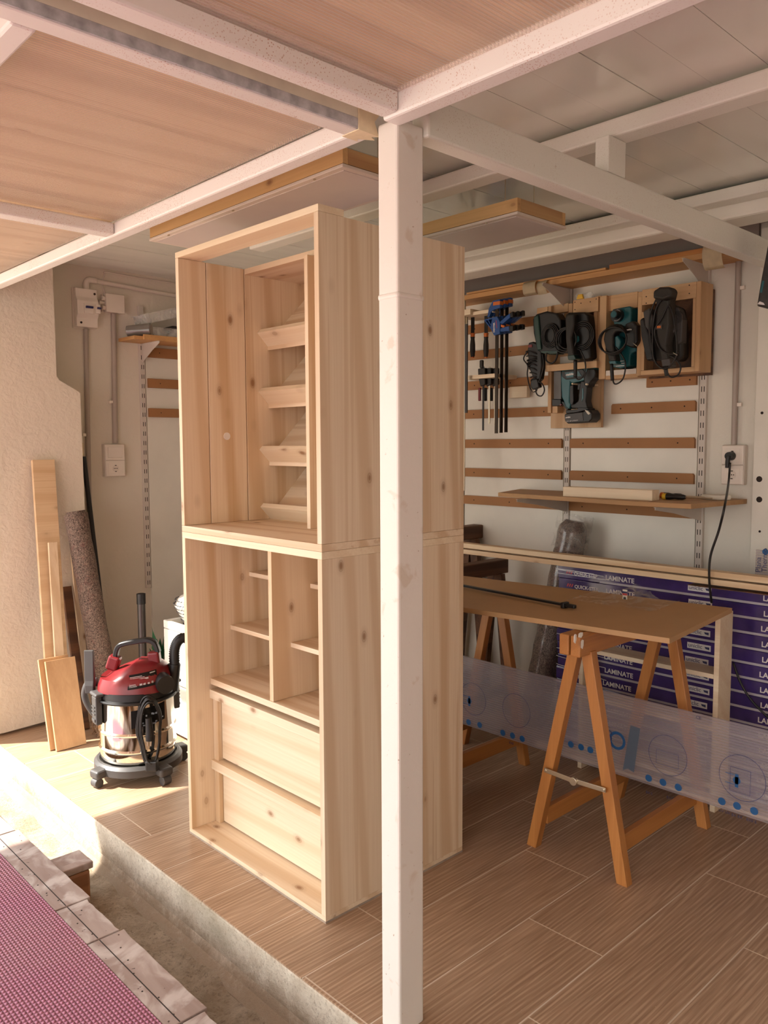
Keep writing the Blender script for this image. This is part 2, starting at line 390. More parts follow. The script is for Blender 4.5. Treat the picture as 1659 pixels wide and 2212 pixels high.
ivory = plain('ivory_plastic', (.80, .71, .62), .35, var=.01)
ivory2 = plain('warm_white_plastic', (.74, .65, .56), .4, var=.01)
navy = plain('navy_switch', (.02, .02, .10), .4)
greypipe = plain('grey_conduit', (.40, .33, .28), .45, var=.03)
brkt = plain('beige_metal', (.62, .55, .48), .4, var=.03)
slotm = plain('dark_slot', (.03, .02, .015), .9)
packm = plain('violet_film', (.040, .021, .135), .25, var=.25, vs=14, bs=.5, bsc=9, coat=.7)
packm2 = plain('silver_stripe', (.45, .42, .46), .4)
printw = plain('white_print', (.72, .68, .66), .5)
printr = plain('red_print', (.55, .04, .05), .5)
printb = plain('blue_print', (.01, .09, .25), .5)
printn = plain('navy_print', (.02, .025, .10), .5)
paper = plain('paper', (.72, .66, .56), .8)
lampd = plain('lamp_diffuser', (.66, .58, .54), .35, var=.01)
tape = plain('masking_tape', (.78, .66, .45), .6, var=.1, vs=30)
tapep = plain('pale_sealing_tape', (.70, .67, .56), .5, var=.08, vs=20)
tapeg = plain('sealing_tape', (.42, .42, .44), .55, var=.3, vs=40, bs=.3, bsc=50)
wcard2 = plain('white_boxing', (.88, .85, .76), .45)
wcard = plain('white_lacquer', (.84, .80, .72), .4, var=.02)
leafm = plain('leaf', (.03, .16, .07), .4, var=.3)
def film(name, a, c=(.8, .78, .74)):
    m, nt, b, N, L = newmat(name); b.inputs['Base Color'].default_value = L3(c); b.inputs['Roughness'].default_value = .12
    tr = N.new('ShaderNodeBsdfTransparent'); mx = N.new('ShaderNodeMixShader'); v = coords(N, L, rnd=False)
    f = ramp(N, L, noise(N, L, v, 18, 4, 1), (.45, a), (.75, a-.35)); L.new(f, mx.inputs[0]); bump(N, L, b, noise(N, L, v, 22, 4, 1), .8, .01)
    L.new(b.outputs[0], mx.inputs[1]); L.new(tr.outputs[0], mx.inputs[2]); L.new(mx.outputs[0], N['Material Output'].inputs[0]); return m
clear = film('clear_film', .95); clearbin = film('clear_plastic', .72)
mopm = plain('mop_cotton', (.24, .15, .09), .95, var=.3, vs=40)
greyw = plain('grey_board', (.34, .27, .21), .9, var=.15, vs=30, bs=.4, bsc=80)

# ============================================================ the setting
XW, YW, ZC = 3.55, 4.30, 2.37
# floor: one mesh of wood-look tiles over a grout bed
bm = nb(); lay = bm.loops.layers.color.new('tile')
box(bm, 1.247, -1.6, -.02, XW, YW, -.0005, 1)
offs = {0: 2.225, 1: 2.536, 2: 1.905, 3: 2.23, 4: 1.573}
def tilebox(x0, y0, x1, y1):
    x0 = max(x0, 1.245); x1 = min(x1, XW)
    if x1-x0 < .006: return
    n0 = len(bm.faces); g = .0023
    box(bm, x0+(g if x0 > 1.25 else 0), y0+g, -.02, x1-g, y1-g, 0, 0)
    bm.faces.ensure_lookup_table(); c = (random.random(), random.random(), 0, 1)
    for f in bm.faces[n0:]:
        for l in f.loops: l[lay] = c
for k in range(-9, 15):
    y0 = .884+(k-1)*.2527
    o = offs.get(k, 1.30+(k*.37) % .975)
    while o > 1.2: o -= .975
    while o < XW: tilebox(o, y0, o+.975, min(y0+.2527, YW)); o += .975
ob('floor', bm, [tile, grout], kind='structure')
ob('trim_1', bx(1.243, -1.6, -.30, 1.262, 4.4, -.003), curb, kind='structure', bev=.006)
# sloping fillet where the curb meets the gutter
bm = nb(); prism(bm, [(1.20, -1.6, -.30), (1.244, -1.6, -.30), (1.244, -1.6, -.118), (1.232, -1.6, -.145), (1.20, -1.6, -.168)], (0, 6, 0)); ob('trim_2', bm, curb, kind='structure')
def grid(x0, y0, x1, y1, nx, ny, z, amp):
    bm = nb(); vs = [[bm.verts.new((x0+(x1-x0)*i/nx, y0+(y1-y0)*j/ny, z+amp*(random.random()-.5)+amp*.8*sin(i*.9)*cos(j*.35))) for i in range(nx+1)] for j in range(ny+1)]
    for j in range(ny):
        for i in range(nx): bm.faces.new((vs[j][i], vs[j][i+1], vs[j+1][i+1], vs[j+1][i]))
    return bm
ob('ground', grid(.4, -1.6, 1.25, 5.6, 22, 110, -.165, .012), conc, smooth=2, kind='structure')
ob('ground', bx(-6, -6, -.33, 12, 12, -.30), conc, kind='structure')
# camera-side deck: mat on a boarded platform
ob('deck_platform', bx(-3.0, -2.5, -.05, .90, 3.9, -.012), sillw, kind='structure')
ob('foam_mat', bx(-2.9, -2.4, -.012, .893, 3.35, -.002), pink, label='pink textured foam mat covering the deck at the lower left', cat='mat', bev=.002)
cuts = [-1.6, 1.40, 1.72, 2.19, 2.42, 3.05, 3.9]
for i in range(len(cuts)-1):
    y0, y1 = cuts[i]+.0035, cuts[i+1]-.0035
    bm = nb(); w = 1.0+.006*((-1)**i)
    n = 10; pts = [(w-.004*random.random() if 0 < j < n else w, y0+(y1-y0)*j/n) for j in range(n+1)]
    ring_ = [(.895, y0, -.03)]+[(a, b_, -.03) for a, b_ in pts]+[(.895, y1, -.03)]
    prism(bm, ring_, (0, 0, .026))
    nm = ['sill board running out under the camera', 'sill board next to the lower right corner of the pink mat', 'sill board between two saw cuts, nearest full one', 'short sill board between two saw cuts beside the pink mat', 'long sill board behind the short one, by the sawn block', 'farthest sill board at the left edge'][i]
    t = thing('sill_board', 'worn whitish brown '+nm, 'board', (.95, (y0+y1)/2, -.03), group='worn sill boards edging the pink mat')
    ob('plank', bm, sillw, t, bev=.002); ob('groove', bx(.928, y0+.002, -.0042, .931, y1-.002, -.0036), slotm, t)
    bm = nb()
    for j_ in range(int((y1-y0)/.07)): cyl(bm, (.92+.045*random.random(), y0+.03+.07*j_, -.0042), (.92+.0, y0+.03+.07*j_, -.0042), .001, n=4) if 0 else (lambda a_, b_: cyl(bm, (a_, b_, -.0042), (a_, b_, -.0034), .0026, n=8))(.908+.05*random.random(), y0+.03+.07*j_+.02*random.random())
    ob('screw_hole', bm, slotm, t, kind='stuff') if len(bm.verts) else None
    continue
    o = ob('sill_board', bm, sillw, label='worn whitish brown '+nm, cat='board', group='worn sill boards edging the pink mat', bev=.002)
ob('sill_joist', bx(.90, -1.6, -.16, .955, 3.9, -.03), darkw, kind='structure')
t = thing('joist_block', 'sawn brown wooden joist end sticking out into the gutter', 'block', (1.07, 2.72, -.165))
ob('block', bx(.96, 2.66, -.164, 1.11, 2.79, -.045), wood('brown_joist', (.34, .15, .06), (.18, .07, .03), 'X', .6), t, bev=.012)
ob('top_batten', bx(.95, 2.66, -.045, 1.12, 2.70, -.02), sillw, t, bev=.004)
ob('top_batten', bx(.95, 2.705, -.045, 1.125, 2.79, -.028), sillw, t, bev=.004)
# walls
ob('wall_right', bx(XW, -1.6, 0, XW+.2, YW+.2, 2.6), stuc3, kind='structure')
ob('wall_left', bx(1.12, YW, -.3, XW+.2, YW+.2, 2.6), stuc2, kind='structure')
ob('wall_back', bx(1.30, -1.8, 0, XW+.2, -1.6, 2.6), stuc3, kind='structure')
ob('sky_blocker_wall', bx(-3.4, -2.7, -.3, 1.30, -2.55, 2.7), plain('blocker_dark', (.16, .14, .11), .9, bs=.3), kind='structure')  # unseen wall added beside the terrace to darken faces turned towards it
# stucco pier at the left with a stepped end
pl = [(1.09, -.3), (1.09, 0), (1.745, 0), (1.745, 1.69), (1.628, 1.755), (1.628, 2.6), (1.09, 2.6)]
pl = [(1.09, .03), (1.30, .012), (1.50, .02), (1.62, .004), (1.745, .006), (1.748, .9), (1.745, 1.685), (1.715, 1.705), (1.64, 1.745), (1.628, 1.765), (1.628, 2.34), (1.09, 2.34)]
bm = nb(); prism(bm, [(x, 4.10, z) for x, z in pl], (0, YW-4.10, 0))
ob('wall_front', bm, stuc, kind='structure')
ob('baseboard_left', bx(1.245, 4.13, -.25, 1.74, YW, .05), plain('dark_screed', (.22, .15, .10), .9, var=.2, bs=.5), kind='structure')
# ceiling panels
bm = nb(); box(bm, 1.30, -1.6, ZC+.012, XW, YW, ZC+.06, 0)
y = 1.168-.1445*20
k = 0
while y < YW:
    y1 = min(y+.1445, YW); dark = (k-20) % 6 == 0
    g = .0022 if dark else .0006
    box(bm, 1.30, max(y+g, -1.6), ZC+(0.0006*(k % 2)), XW, y1-.0006 if y1 > -1.6 else -1.59, ZC+.01, 0) if y1 > -1.5 else None
    y += .1445; k += 1
ob('ceiling', bm, [pvcm], kind='structure')
ob('sun_stop_board', bx(1.292, -1.6, 2.20, 1.302, 4.3, 2.50), white, kind='structure')     # unseen board added above the terrace beam to stop sun leaking in
# ------------------------------------------------------------ steel frame
def steel(name, bm, m, label, cat='beam', bev=.006):
    return ob(name, bm, m, label=label, cat=cat, bev=bev)
t = thing('steel_post', 'white painted square steel post standing in the middle of the picture', 'post', (1.32, 1.337, 0))
bm = nb(); box(bm, 1.280, 1.305, 0, 1.363, 1.368, 2.128); ob('shaft', bm, postp, t, bev=.005)
bm = nb(); box(bm, 1.2775, 1.3025, 1.742, 1.3655, 1.3705, 1.758); ob('weld_collar', bm, postp, t, bev=.007, seg=3)
steel('steel_beam', bx(1.3645, 1.292, 2.105, 3.42, 1.345, 2.195), steelw, 'long cream steel beam running from the post to the right wall')
steel('terrace_beam', bx(1.245, 1.386, 2.112, 1.292, 4.45, 2.156), steelp, 'speckled white edge beam running down to the left over the cabinets')
steel('terrace_beam', bx(1.243, -1.6, 2.112, 1.292, 1.313, 2.172), steelp, 'speckled white edge beam running up right from the post to the top of the picture')
bm = nb(); box(bm, -2.6, 1.262, 2.118, 1.2425, 1.312, 2.185)
steel('terrace_beam', bm, steelp, 'wide beige and speckled beam running from the upper left edge to the post')
bm = nb(); box(bm, -2.6, 1.388, 2.114, 1.244, 1.435, 2.165)
t = thing('terrace_beam', 'white beam with a grey sealing strip and torn tape at its end', 'beam', (0, 1.41, 2.114))
ob('bar', bm, steelp, t, bev=.005)
bm = nb(); n = 60
for j in range(n):
    x0, x1 = -2.6+3.84*j/n, -2.6+3.84*(j+1)/n
for a, b_, c, d, mm in ((1.383, 1.3868, 2.116, 2.1365, tapeg), (1.3835, 1.3865, 2.137, 2.206, tapep)):
    ob('sealing_strip' if mm is tapeg else 'tape_strip', bx(-2.6, a, c, 1.255, b_, d), mm, t)
bm = nb(); e0 = P(800, 303, 'z', 2.112)
prism(bm, [(1.235, 1.380, 2.1115), (1.30, 1.382, 2.1115), (1.286, 1.395, 2.1115), (1.305, 1.405, 2.1115), (1.272, 1.425, 2.1115), (1.28, 1.436, 2.1115), (1.235, 1.437, 2.1115)], (0, 0, .002))
prism(bm, [(1.235, 1.3805, 2.113), (1.295, 1.3805, 2.113), (1.283, 1.3805, 2.14), (1.30, 1.3805, 2.16), (1.283, 1.3805, 2.19), (1.29, 1.3805, 2.206), (1.235, 1.3805, 2.206)], (0, .002, 0))
ob('torn_tape', bm, tape, t)
steel('terrace_beam', bx(-2.6, 2.60, 2.112, 1.244, 2.77, 2.150) if 0 else bx(-2.6, 2.605, 2.114, 1.244, 2.665, 2.152), steelp, 'speckled cross beam at the left edge, meeting the edge beam')
steel('terrace_beam', bx(.515, 1.436, 2.114, .56, 4.4, 2.15), steelp, 'short white beam crossing at the upper left corner')
# roof sheets and the boards lying on them
SH = [('upper right field', 1.24, 1.262, -1.6, -2.6), ('large left field', 1.244, 2.604, 1.436, .56), ('small field at the left edge', 1.244, 4.02, 2.666, .56), ('corner field at the upper left', .514, 4.02, 1.436, -2.6)]
for nm, xa, ya, yb, xb in SH:
    ob('roof_sheet', bx(xb, yb, 2.156, xa, ya, 2.166), pcroof, label='translucent ribbed plastic roof sheet, '+nm, cat='roof sheet', group='translucent roof sheets between the white beams')
y = -1.7; i = 0
while y < 4.0:
    w = .19 if y < 1.1 else .24
    x1 = 1.30
    names = ['roof board %s' % s for s in ()]
    y1 = min(y+w, 4.03)
    o = ob('roof_board', bx(-2.8, y+.001, 2.192, x1, y1-.001, 2.212), rboard, cat='board', group='brown boards lying on the translucent roof',
           label='brown knotty board lying on top of the translucent roof sheets')
    y = y1; i += 1
# inner cross beams
steel('ceiling_beam', bx(2.145, -1.6, 2.300, 2.225, 3.15, 2.352), steelw, 'cream steel beam under the ceiling, first one behind the post')
t = ob('beam_stub', bx(2.118, 1.295, 2.196, 2.212, 1.340, 2.299), steelw, label='short upright cream steel stub on the long beam', cat='beam', bev=.003)
steel('ceiling_beam', bx(3.03, -1.6, 2.31, 3.11, 4.25, 2.355), steelw, 'cream steel beam under the ceiling, second one, near the tool wall')
steel('eaves_beam', bx(3.115, -1.6, 2.262, 3.27, 4.25, 2.345), wcard2, 'wide white boxed beam under the ceiling above the tool wall', bev=.012)
gapshade = plain('painted_gap_shade', (.30, .25, .22), .9)  # dark colour stands for the shade behind the beam, above the top shelf
ob('soffit_shade', bx(3.275, -1.6, 2.335, XW, 4.25, 2.36), gapshade, kind='structure')
ob('soffit_shade', bx(XW-.02, 1.44, 2.2605, XW-.0005, 4.25, 2.334), gapshade, kind='structure')
lampe = wood('lamp_end_pine', (.60, .38, .17), (.42, .22, .09), 'X', 1)
for nm, x0, y0, y1, zt in (('larger one, above the cabinets', 1.54, 1.79, 2.935, 2.2), ('smaller looking one, right of the post', 2.286, 1.746, 2.94, 2.2)):
    t = thing('panel_lamp', 'flat white ceiling lamp panel in a pine frame, '+nm, 'lamp', (x0+.145, (y0+y1)/2, zt), group='ceiling lamp panels in pine frames')
    for xa_ in (x0+.003, x0+.27): ob('long_board', bx(xa_, y0+.003, zt+.012, xa_+.019, y1-.003, zt+.056), lampw, t)
    for ya_ in (y0+.003, y1-.022): ob('end_board', bx(x0+.023, ya_, zt+.012, x0+.269, ya_+.019, zt+.056), lampe, t)
    ob('lamp_housing', bx(x0, y0, zt, x0+.292, y1, zt+.010), ivory2, t, bev=.002)
    ob('diffuser', bx(x0+.02, y0+.02, zt-.002, x0+.272, y1-.02, zt+.0005), lampd, t)
    for k_ in (.12, .5, .88): ob('screw', cyl(nb(), (x0+.008, y0+(y1-y0)*k_, zt-.004), (x0+.008, y0+(y1-y0)*k_, zt), .004, n=10), zinc, t)
    for xx in (x0+.06, x0+.23):
        for yy in (y0+.1, y1-.1): ob('hanger', cyl(nb(), (xx, yy, zt+.0102), (xx, yy, ZC), .002, n=8), zinc, t)

# ============================================================ cabinets
CX0, CX1, CY0, CY1 = 1.447, 2.062, 1.788, 2.575; T = .020
ci = wood('spruce_inner', (.82, .65, .46), (.60, .385, .20), 'Z', 1)
# ---- lower cabinet
t = thing('lower_cabinet', 'raw spruce lower cabinet with open shelves over two drawers', 'cabinet', (1.75, 2.18, 0))
ob('side_panel', bx(CX0, CY0, T, CX1-.0205, CY0+T, 1.09), pine['Z'], t, bev=.001)
ob('side_panel', bx(CX0, CY1-T, T, CX1-.0205, CY1, 1.09), ci, t, bev=.001)
ob('bottom_panel', bx(CX0, CY0, 0, CX1, CY1, T), pine['Y'], t, bev=.001)
ob('top_panel', bx(CX0, CY0, 1.09, CX1, CY1, 1.112), birch, t, bev=.001)
ob('back_panel', bx(CX1-.02, CY0, T, CX1, CY1, 1.09), pine['Z'], t, bev=.001)
ob('shelf', bx(1.537, CY0+T, .543, CX1-.021, CY1-T, .565), pine['Y'], t, bev=.001)
ob('divider', bx(1.540, 2.166, .5655, CX1-.021, 2.186, 1.0895), ci, t, bev=.001)
for a, b_, xf, zz in ((2.1865, CY1-T, 1.714, .925), (2.1865, CY1-T, 1.626, .735), (CY0+T, 2.1655, 1.70, .93), (CY0+T, 2.1655, 1.614, .74)):
    ob('small_shelf', bx(xf, a, zz-.002, CX1-.021, b_, zz+.014), pine['Y'], t, bev=.001)
for z0 in (.021, .262):
    d = ob('drawer', bx(1.561, CY0+T+.006, z0+.004, 1.582, 2.522, z0+.226), frontw, t, bev=.0015)
    if 1:
        bm = nb(); box(bm, 1.583, CY0+T+.02, z0+.01, CX1-.06, 2.51, z0+.2); ob('drawer_box', bm, pine['Y'], d)
for z0 in (.224, .492):
    ob('rail', bx(1.532, CY0+T, z0, 1.600, CY1-T, z0+.034 if z0 < .3 else .524), frontw, t, bev=.001)
ob('stile', bx(1.545, 2.524, T, 1.60, CY1-T-.0005, .492), ci, t, bev=.001)
ob('floor_protector', bx(CX0-.001, CY0-.001, -.0005, CX1, CY1, .006), greyw, t)
# ---- upper cabinet
t = thing('upper_cabinet', 'raw spruce upper cabinet with tilted shoe shelves, standing on the lower cabinet', 'cabinet', (1.75, 2.18, 1.1125))
ob('side_panel', bx(CX0, CY0, 1.1345, CX1-.0205, CY0+T, 2.061), pine['Z'], t, bev=.001)
ob('side_panel', bx(CX0, CY1-T, 1.1345, 1.5545, CY1, 2.061), ci, t, bev=.0015)
ob('side_panel', bx(1.5575, CY1-T, 1.1345, 1.7145, CY1, 2.061), ci, t, bev=.0015)
ob('side_panel', bx(1.7175, CY1-T, 1.1345, CX1-.0205, CY1, 2.061), ci, t, bev=.0015)
ob('top_rail', bx(CX0, CY0, 2.0615, 1.541, CY1, 2.081), birch, t, bev=.001)
ob('bottom_panel', bx(CX0, CY0, 1.1125, CX1, CY1, 1.134), pine['Y'], t, bev=.001)
ob('back_panel', bx(CX1-.02, CY0, 1.1345, CX1, CY1, 2.061), pine['Z'], t, bev=.001)
ob('inner_top_panel', bx(1.7175, CY0+T, 2.041, CX1-.021, CY1-T, 2.061), pine['Y'], t, bev=.001)
ob('partition', bx(1.689, 2.146, 1.1345, CX1-.021, 2.164, 2.0405), ci, t, bev=.001)
for i in range(4):
    zo = -.013-.2175*i          # shelf plane z = x + zo
    zb = 1.799-.2175*i
    xe = min(2.040, 2.040)
    s = ob('shoe_shelf', prism(nb(), [(1.815, 2.1645, 1.815+zo+.0), (xe, 2.1645, xe+zo), (xe, 2.1645, xe+zo-.028), (1.815, 2.1645, 1.787+zo)], (0, CY1-T-2.165, 0)), pine['Y'], t)
    ob('lip', prism(nb(), [(1.770, 2.1645, 1.835+zo+.013), (1.784, 2.1645, 1.849+zo+.013), (1.829, 2.1645, 1.804+zo+.013), (1.829, 2.1645, 1.776+zo+.013), (1.8145, 2.1645, 1.7885+zo+.013)], (0, CY1-T-2.165, 0)), frontw, s)
bm = nb(); cyl(bm, (1.628, 2.552, 1.45), (1.628, 2.5551, 1.45), .0135, n=28); g = ob('cable_hole', bm, ivory, t)
# ============================================================ table, trestles
def trestle(x0, yc, label):
    t = thing('sawhorse', label, 'sawhorse', (x0+.3, yc, 0), group='orange varnished wooden sawhorses')
    xa, xb = x0+.02, x0+.585; W_ = .038
    for s in (-1, 1):
        ob('ridge_board', bx(x0-.045, yc+s*.003, .728, x0+.60, yc+s*.040, .797), orangew['X'], t, bev=.004)
        for x in (xa, xb):
            bm = nb(); a = Vector((x, yc+s*.178, 0)); b_ = Vector((x+.012, yc+s*.024, .735)); beam(bm, a, b_, .040, .034, (1, 0, 0))
            for v in bm.verts:
                if v.co.z < .05: v.co.z = 0
            ob('leg', bm, orangew['Z'], t, bev=.002)
        bm = nb(); box(bm, xa+.018, yc+s*.145-.011, .085, xb-.018, yc+s*.145+.011, .145); ob('stretcher', bm, orangew['X'], t, bev=.002)
    bm = nb(); za = .30
    beam(bm, (xa-.027, yc+.118, za), (xa-.027, yc-.002, za-.004), .004, .016); beam(bm, (xa-.024, yc+.002, za-.004), (xa-.024, yc-.118, za), .004, .016)
    cyl(bm, (xa-.034, yc, za-.004), (xa-.02, yc, za-.004), .014, n=20)
    cyl(bm, (xa-.032, yc+.112, za), (xa-.02, yc+.112, za), .005, n=12); cyl(bm, (xa-.03, yc-.112, za), (xa-.018, yc-.112, za), .005, n=12)
    ob('metal_stay', bm, zinc, t, bev=.001)
    return t
T1 = trestle(2.262, 1.467, 'orange varnished sawhorse with paint drips under the front of the board')
bm = nb()
for a, b_, w, h in ((1255, 1372, 9, 7), (1243, 1380, 5, 12), (1258, 1392, 6, 12)):
    q = P(a, b_, 'y', 1.4262); prism(bm, [(q.x+dx*w*.0013, q.y, q.z+dz*h*.0013) for dx, dz in ((-1, -.6), (.2, -1), (.9, -.3), (1, .8), (-.2, 1), (-.9, .7))], (0, .002, 0))
ob('paint_drip', bm, wcard, T1)
trestle(2.262, 2.286, 'orange varnished sawhorse half hidden behind the cabinets')
# the fibreboard table top (slightly turned)
A = P(1450, 1379, 'z', .80); B_ = P(1580, 1316, 'z', .80); Cc = P(997, 1308, 'z', .80)
zt = .815
A = Vector((2.335, 1.183, .798)); ex = Vector((.985, .105, 0)).normalized(); ey = Vector((-.125, 1, 0)).normalized()
bm = nb(); para(bm, A, ex*.60, ey*1.45, (0, 0, .018))
ob('table_board', bm, mdf2, label='tan fibreboard sheet lying across the two sawhorses', cat='table top', bev=.001)
ZT = .8165
# bar on the table
t = thing('bar_clamp', 'black clamp bar lying on the fibreboard table top', 'clamp', P(1100, 1290, 'z', ZT))
pa, pb = P(985, 1262, 'z', ZT+.012), P(1222, 1307, 'z', ZT+.012)
bm = nb(); beam(bm, pa, pb, .016, .008); ob('rail', bm, blackp, t)
d_ = (pb-pa).normalized()
bm = nb(); beam(bm, pb-d_*.012, pb+d_*.004, .034, .022); beam(bm, pb, pb+d_*.045, .016, .014); ob('end_stop', bm, blackp, t, bev=.004)
bm = nb(); beam(bm, pa-d_*.03, pa+d_*.012, .07, .023); ob('jaw', bm, blackp, t, bev=.005)
# plastic wrap on the table
c0 = P(1345, 1300, 'z', ZT); bm = nb(); nx, ny = 26, 18; vs = []
for j in range(ny+1):
    row = []
    for i in range(nx+1):
        u, v = i/nx-.5, j/ny-.5
        rr = random.Random(i*31+j*7).random()
        h = .003+.006*rr+.045*max(0, 1-abs(u)*3.2)*max(0, v+.1)*2*(.6+.4*rr)
        p = c0+ey*(-u*.34)+ex*((v)*.24)+Vector((0.012*sin(j*.9)*abs(u)*2, 0.02*sin(i*.7)*abs(v), h)); row.append(bm.verts.new(p))
    vs.append(row)
for j in range(ny):
    for i in range(nx): bm.faces.new((vs[j][i], vs[j][i+1], vs[j+1][i+1], vs[j+1][i]))
t = thing('plastic_wrap', 'crumpled clear plastic wrapping lying on the table top', 'plastic wrapping', c0)
ob('film', bm, clear, t, smooth=2)
q = P(1350, 1288, 'x', c0.x+.055)
bm = nb(); box(bm, q.x-.001, q.y-.010, q.z-.018, q.x, q.y+.010, q.z+.026); ob('label', bm, paper, t)
bm = nb(); box(bm, q.x-.0016, q.y-.010, q.z+.012, q.x-.0011, q.y+.010, q.z+.019, 0); ob('label_stripe', bm, printn, t)
bm = nb(); box(bm, q.x-.0016, q.y-.010, q.z+.004, q.x-.0011, q.y+.010, q.z+.0115, 0); ob('label_stripe', bm, printr, t)
bm = nb(); cyl(bm, (q.x-.0016, q.y, q.z-.008), (q.x-.0011, q.y, q.z-.008), .006, n=16); ob('label_dot', bm, blackp, t)

# ============================================================ laminate packs
XL = 3.20; YL = 2.186; npk = 14; hp = .0605
YTL, YTL2, YUN = P(1308, 1250, 'x', XL).y, P(1645, 1380, 'x', XL).y, P(1486, 1273, 'x', XL).y
def make_pack(z):
    t = thing('laminate_pack', '', 'pack', (XL+.08, YL-.69, z), group='violet laminate packs stacked against the tool wall')
    ob('carton', bx(XL, YL-1.38, z+.0005, XL+.16, YL, z+hp-.0005), packm, t, bev=.003)
    bm = nb(); box(bm, XL-.0006, YL-1.378, z+.001, XL+.0002, YTL+.03, z+.0105); ob('stripe', bm, packm2, t)
    zc = z+.025
    bm = nb()
    for k_ in range(3): prism(bm, [(XL-.0008, YL-.045-.012*k_, zc), (XL-.0008, YL-.051-.012*k_, zc), (XL-.0008, YL-.057-.012*k_, zc+.014), (XL-.0008, YL-.051-.012*k_, zc+.014)], (.0005, 0, 0))
    ob('logo_mark', bm, printr, t)
    text('QUICK-STEP', .0225, (XL-.0008, YL-.088, zc-.003), XR, ZU, printw, t, bold=.0004)
    text('LAMINATE', .030, (XL-.0008, YTL, zc-.005), XR, ZU, printw, t, bold=.0006)
    text('LAMINATE', .030, (XL-.0008, YTL2, zc-.005), XR, ZU, printw, t, bold=.0006)
    yq = YUN
    b0 = ob('logo_plate', bx(XL-.0007, yq-.10, zc-.003, XL-.0002, yq, zc+.022), printw, t)
    text('uniclic', .024, (XL-.0011, yq-.004, zc+.003), XR, ZU, printn, b0)
    bm = nb(); prism(bm, [(XL-.0011, yq-.078, zc+.006), (XL-.0011, yq-.094, zc+.003), (XL-.0011, yq-.094, zc+.014), (XL-.0011, yq-.074, zc+.014)], (.0003, 0, 0)); ob('logo_arrow', bm, printn, b0)
    return t
nm = ['bottom', 'second from bottom', 'third from bottom', 'fourth from bottom', 'fifth from bottom', 'sixth from bottom', 'seventh from bottom', 'seventh from top', 'sixth from top', 'fifth from top', 'fourth from top', 'third from top', 'second from top', 'topmost']
pk = make_pack(0)
for i in range(npk):
    o = pk if i == 0 else dup(pk, (XL+.08, YL-.69+(.004*((i*7) % 3-1)), i*hp))
    o['label'] = 'violet film-wrapped laminate pack with white lettering, %s one of the stack' % nm[i]
# stretch film creases at the left end, whitened to stand for highlights
bm = nb()
for i in range(26):
    z = .03+random.random()*.80; y = YL-random.random()*.30
    tube(bm, [(XL-.002, YL+.001, z), (XL-.0028, y+.0, z+.012*(random.random()-.5)), (XL-.002, y-.10-.1*random.random(), z-.015*random.random())], .0016, n=4, k=3)
ob('stretch_film', bm, plain('film_highlight', (.85, .85, .90), .15, spec=1), label='clear stretch film creases with highlights painted white, round the left end of the pack stack', cat='stretch film')
# long spruce battens on top
ztop = npk*hp
for i, (xa, zz, lb, ext) in enumerate(((3.115, .9005, 'upper long pale batten running across in front of the tool wall', 0), (3.115, .870, 'lower long pale batten under the upper one', 0))):
    bm = nb(); box(bm, xa, .30, zz-.0115, xa+.05, 3.0, zz+.0115)
    ob('batten', bm, wood('pale_batten', (.80, .62, .40), (.60, .38, .2), 'Y', 1) if i == 0 else bpy.data.materials['pale_batten'], label=lb, cat='batten', bev=.001, group='long pale battens above the packs')
ob('batten', bx(3.10, .35, ztop+.0005, 3.30, 1.50, ztop+.003), darkw, label='thin dark brown strip between the battens and the top pack', cat='strip')
ob('batten_support', bx(3.117, 2.795, 0, 3.155, 2.825, .849), darkw, label='dark upright post carrying the far end of the long battens', cat='post')
# open pale shelf unit behind the table
t = thing('shelf_unit', 'open pale spruce shelf frame standing behind the table board', 'shelf', (3.04, 1.61, 0))
sx0, sx1 = 2.985, 3.095
ob('side_panel', bx(sx0, 1.312, 0, sx1, 1.332, .772), birch, t, bev=.001)
ob('side_panel', bx(sx0, 1.905, 0, sx1, 1.925, .772), birch, t, bev=.001)
for z_, n_ in ((.754, 'top_panel'), (.530, 'shelf'), (.325, 'shelf'), (.10, 'shelf')):
    ob(n_, bx(sx0, 1.3325, z_-.009, sx1, 1.9045, z_+.009), birch, t, bev=.001)
# clear ribbed sheet leaning on the stretchers
xs, yA, yB = 2.725, 2.80, .55
t = thing('ribbed_sheet', 'clear ribbed plastic sheet with blue printed circles, leaning behind the sawhorse', 'sheet', (xs, 1.6, .147))
zs0, zs1 = .147, .467
z0l, z1l = P(997, 1575, 'x', xs).z, P(997, 1420, 'x', xs).z
ob('sheet', bx(xs, yB, .1475, xs+.010, yA, .1475+.315), pcsheet, t)
def ringf(c, r, w, m, nm, n=48, parent=None):
    bm = nb(); A_ = []
    for i in range(n):
        a = 2*pi*i/n; A_.append([bm.verts.new((c[0]+dx, c[1]+rr*cos(a), c[2]+rr*sin(a))) for dx in (0, .0004) for rr in (r-w, r+w)])
    for i in range(n):
        a, b_ = A_[i], A_[(i+1) % n]
        for p, q in ((0, 1), (1, 3), (3, 2), (2, 0)): bm.faces.new((a[p], a[q], b_[q], b_[p]))
    return ob(nm, bm, m, parent or t)
xp = xs-.0008
def PX(a, b_): q = P(a, b_, 'x', xp); return q
for cx_, cy_, rp in ((1442, 1632, 43), (1603, 1681, 49), (1022, 1510, 34), (1115, 1535, 36)):
    c = PX(cx_, cy_); e_ = PX(cx_, cy_-rp); ringf(c, (e_.z-c.z), .0009, printn, 'printed_circle')
c = PX(1333, 1600); ringf(c, .030, .0055, printb, 'printed_ring')
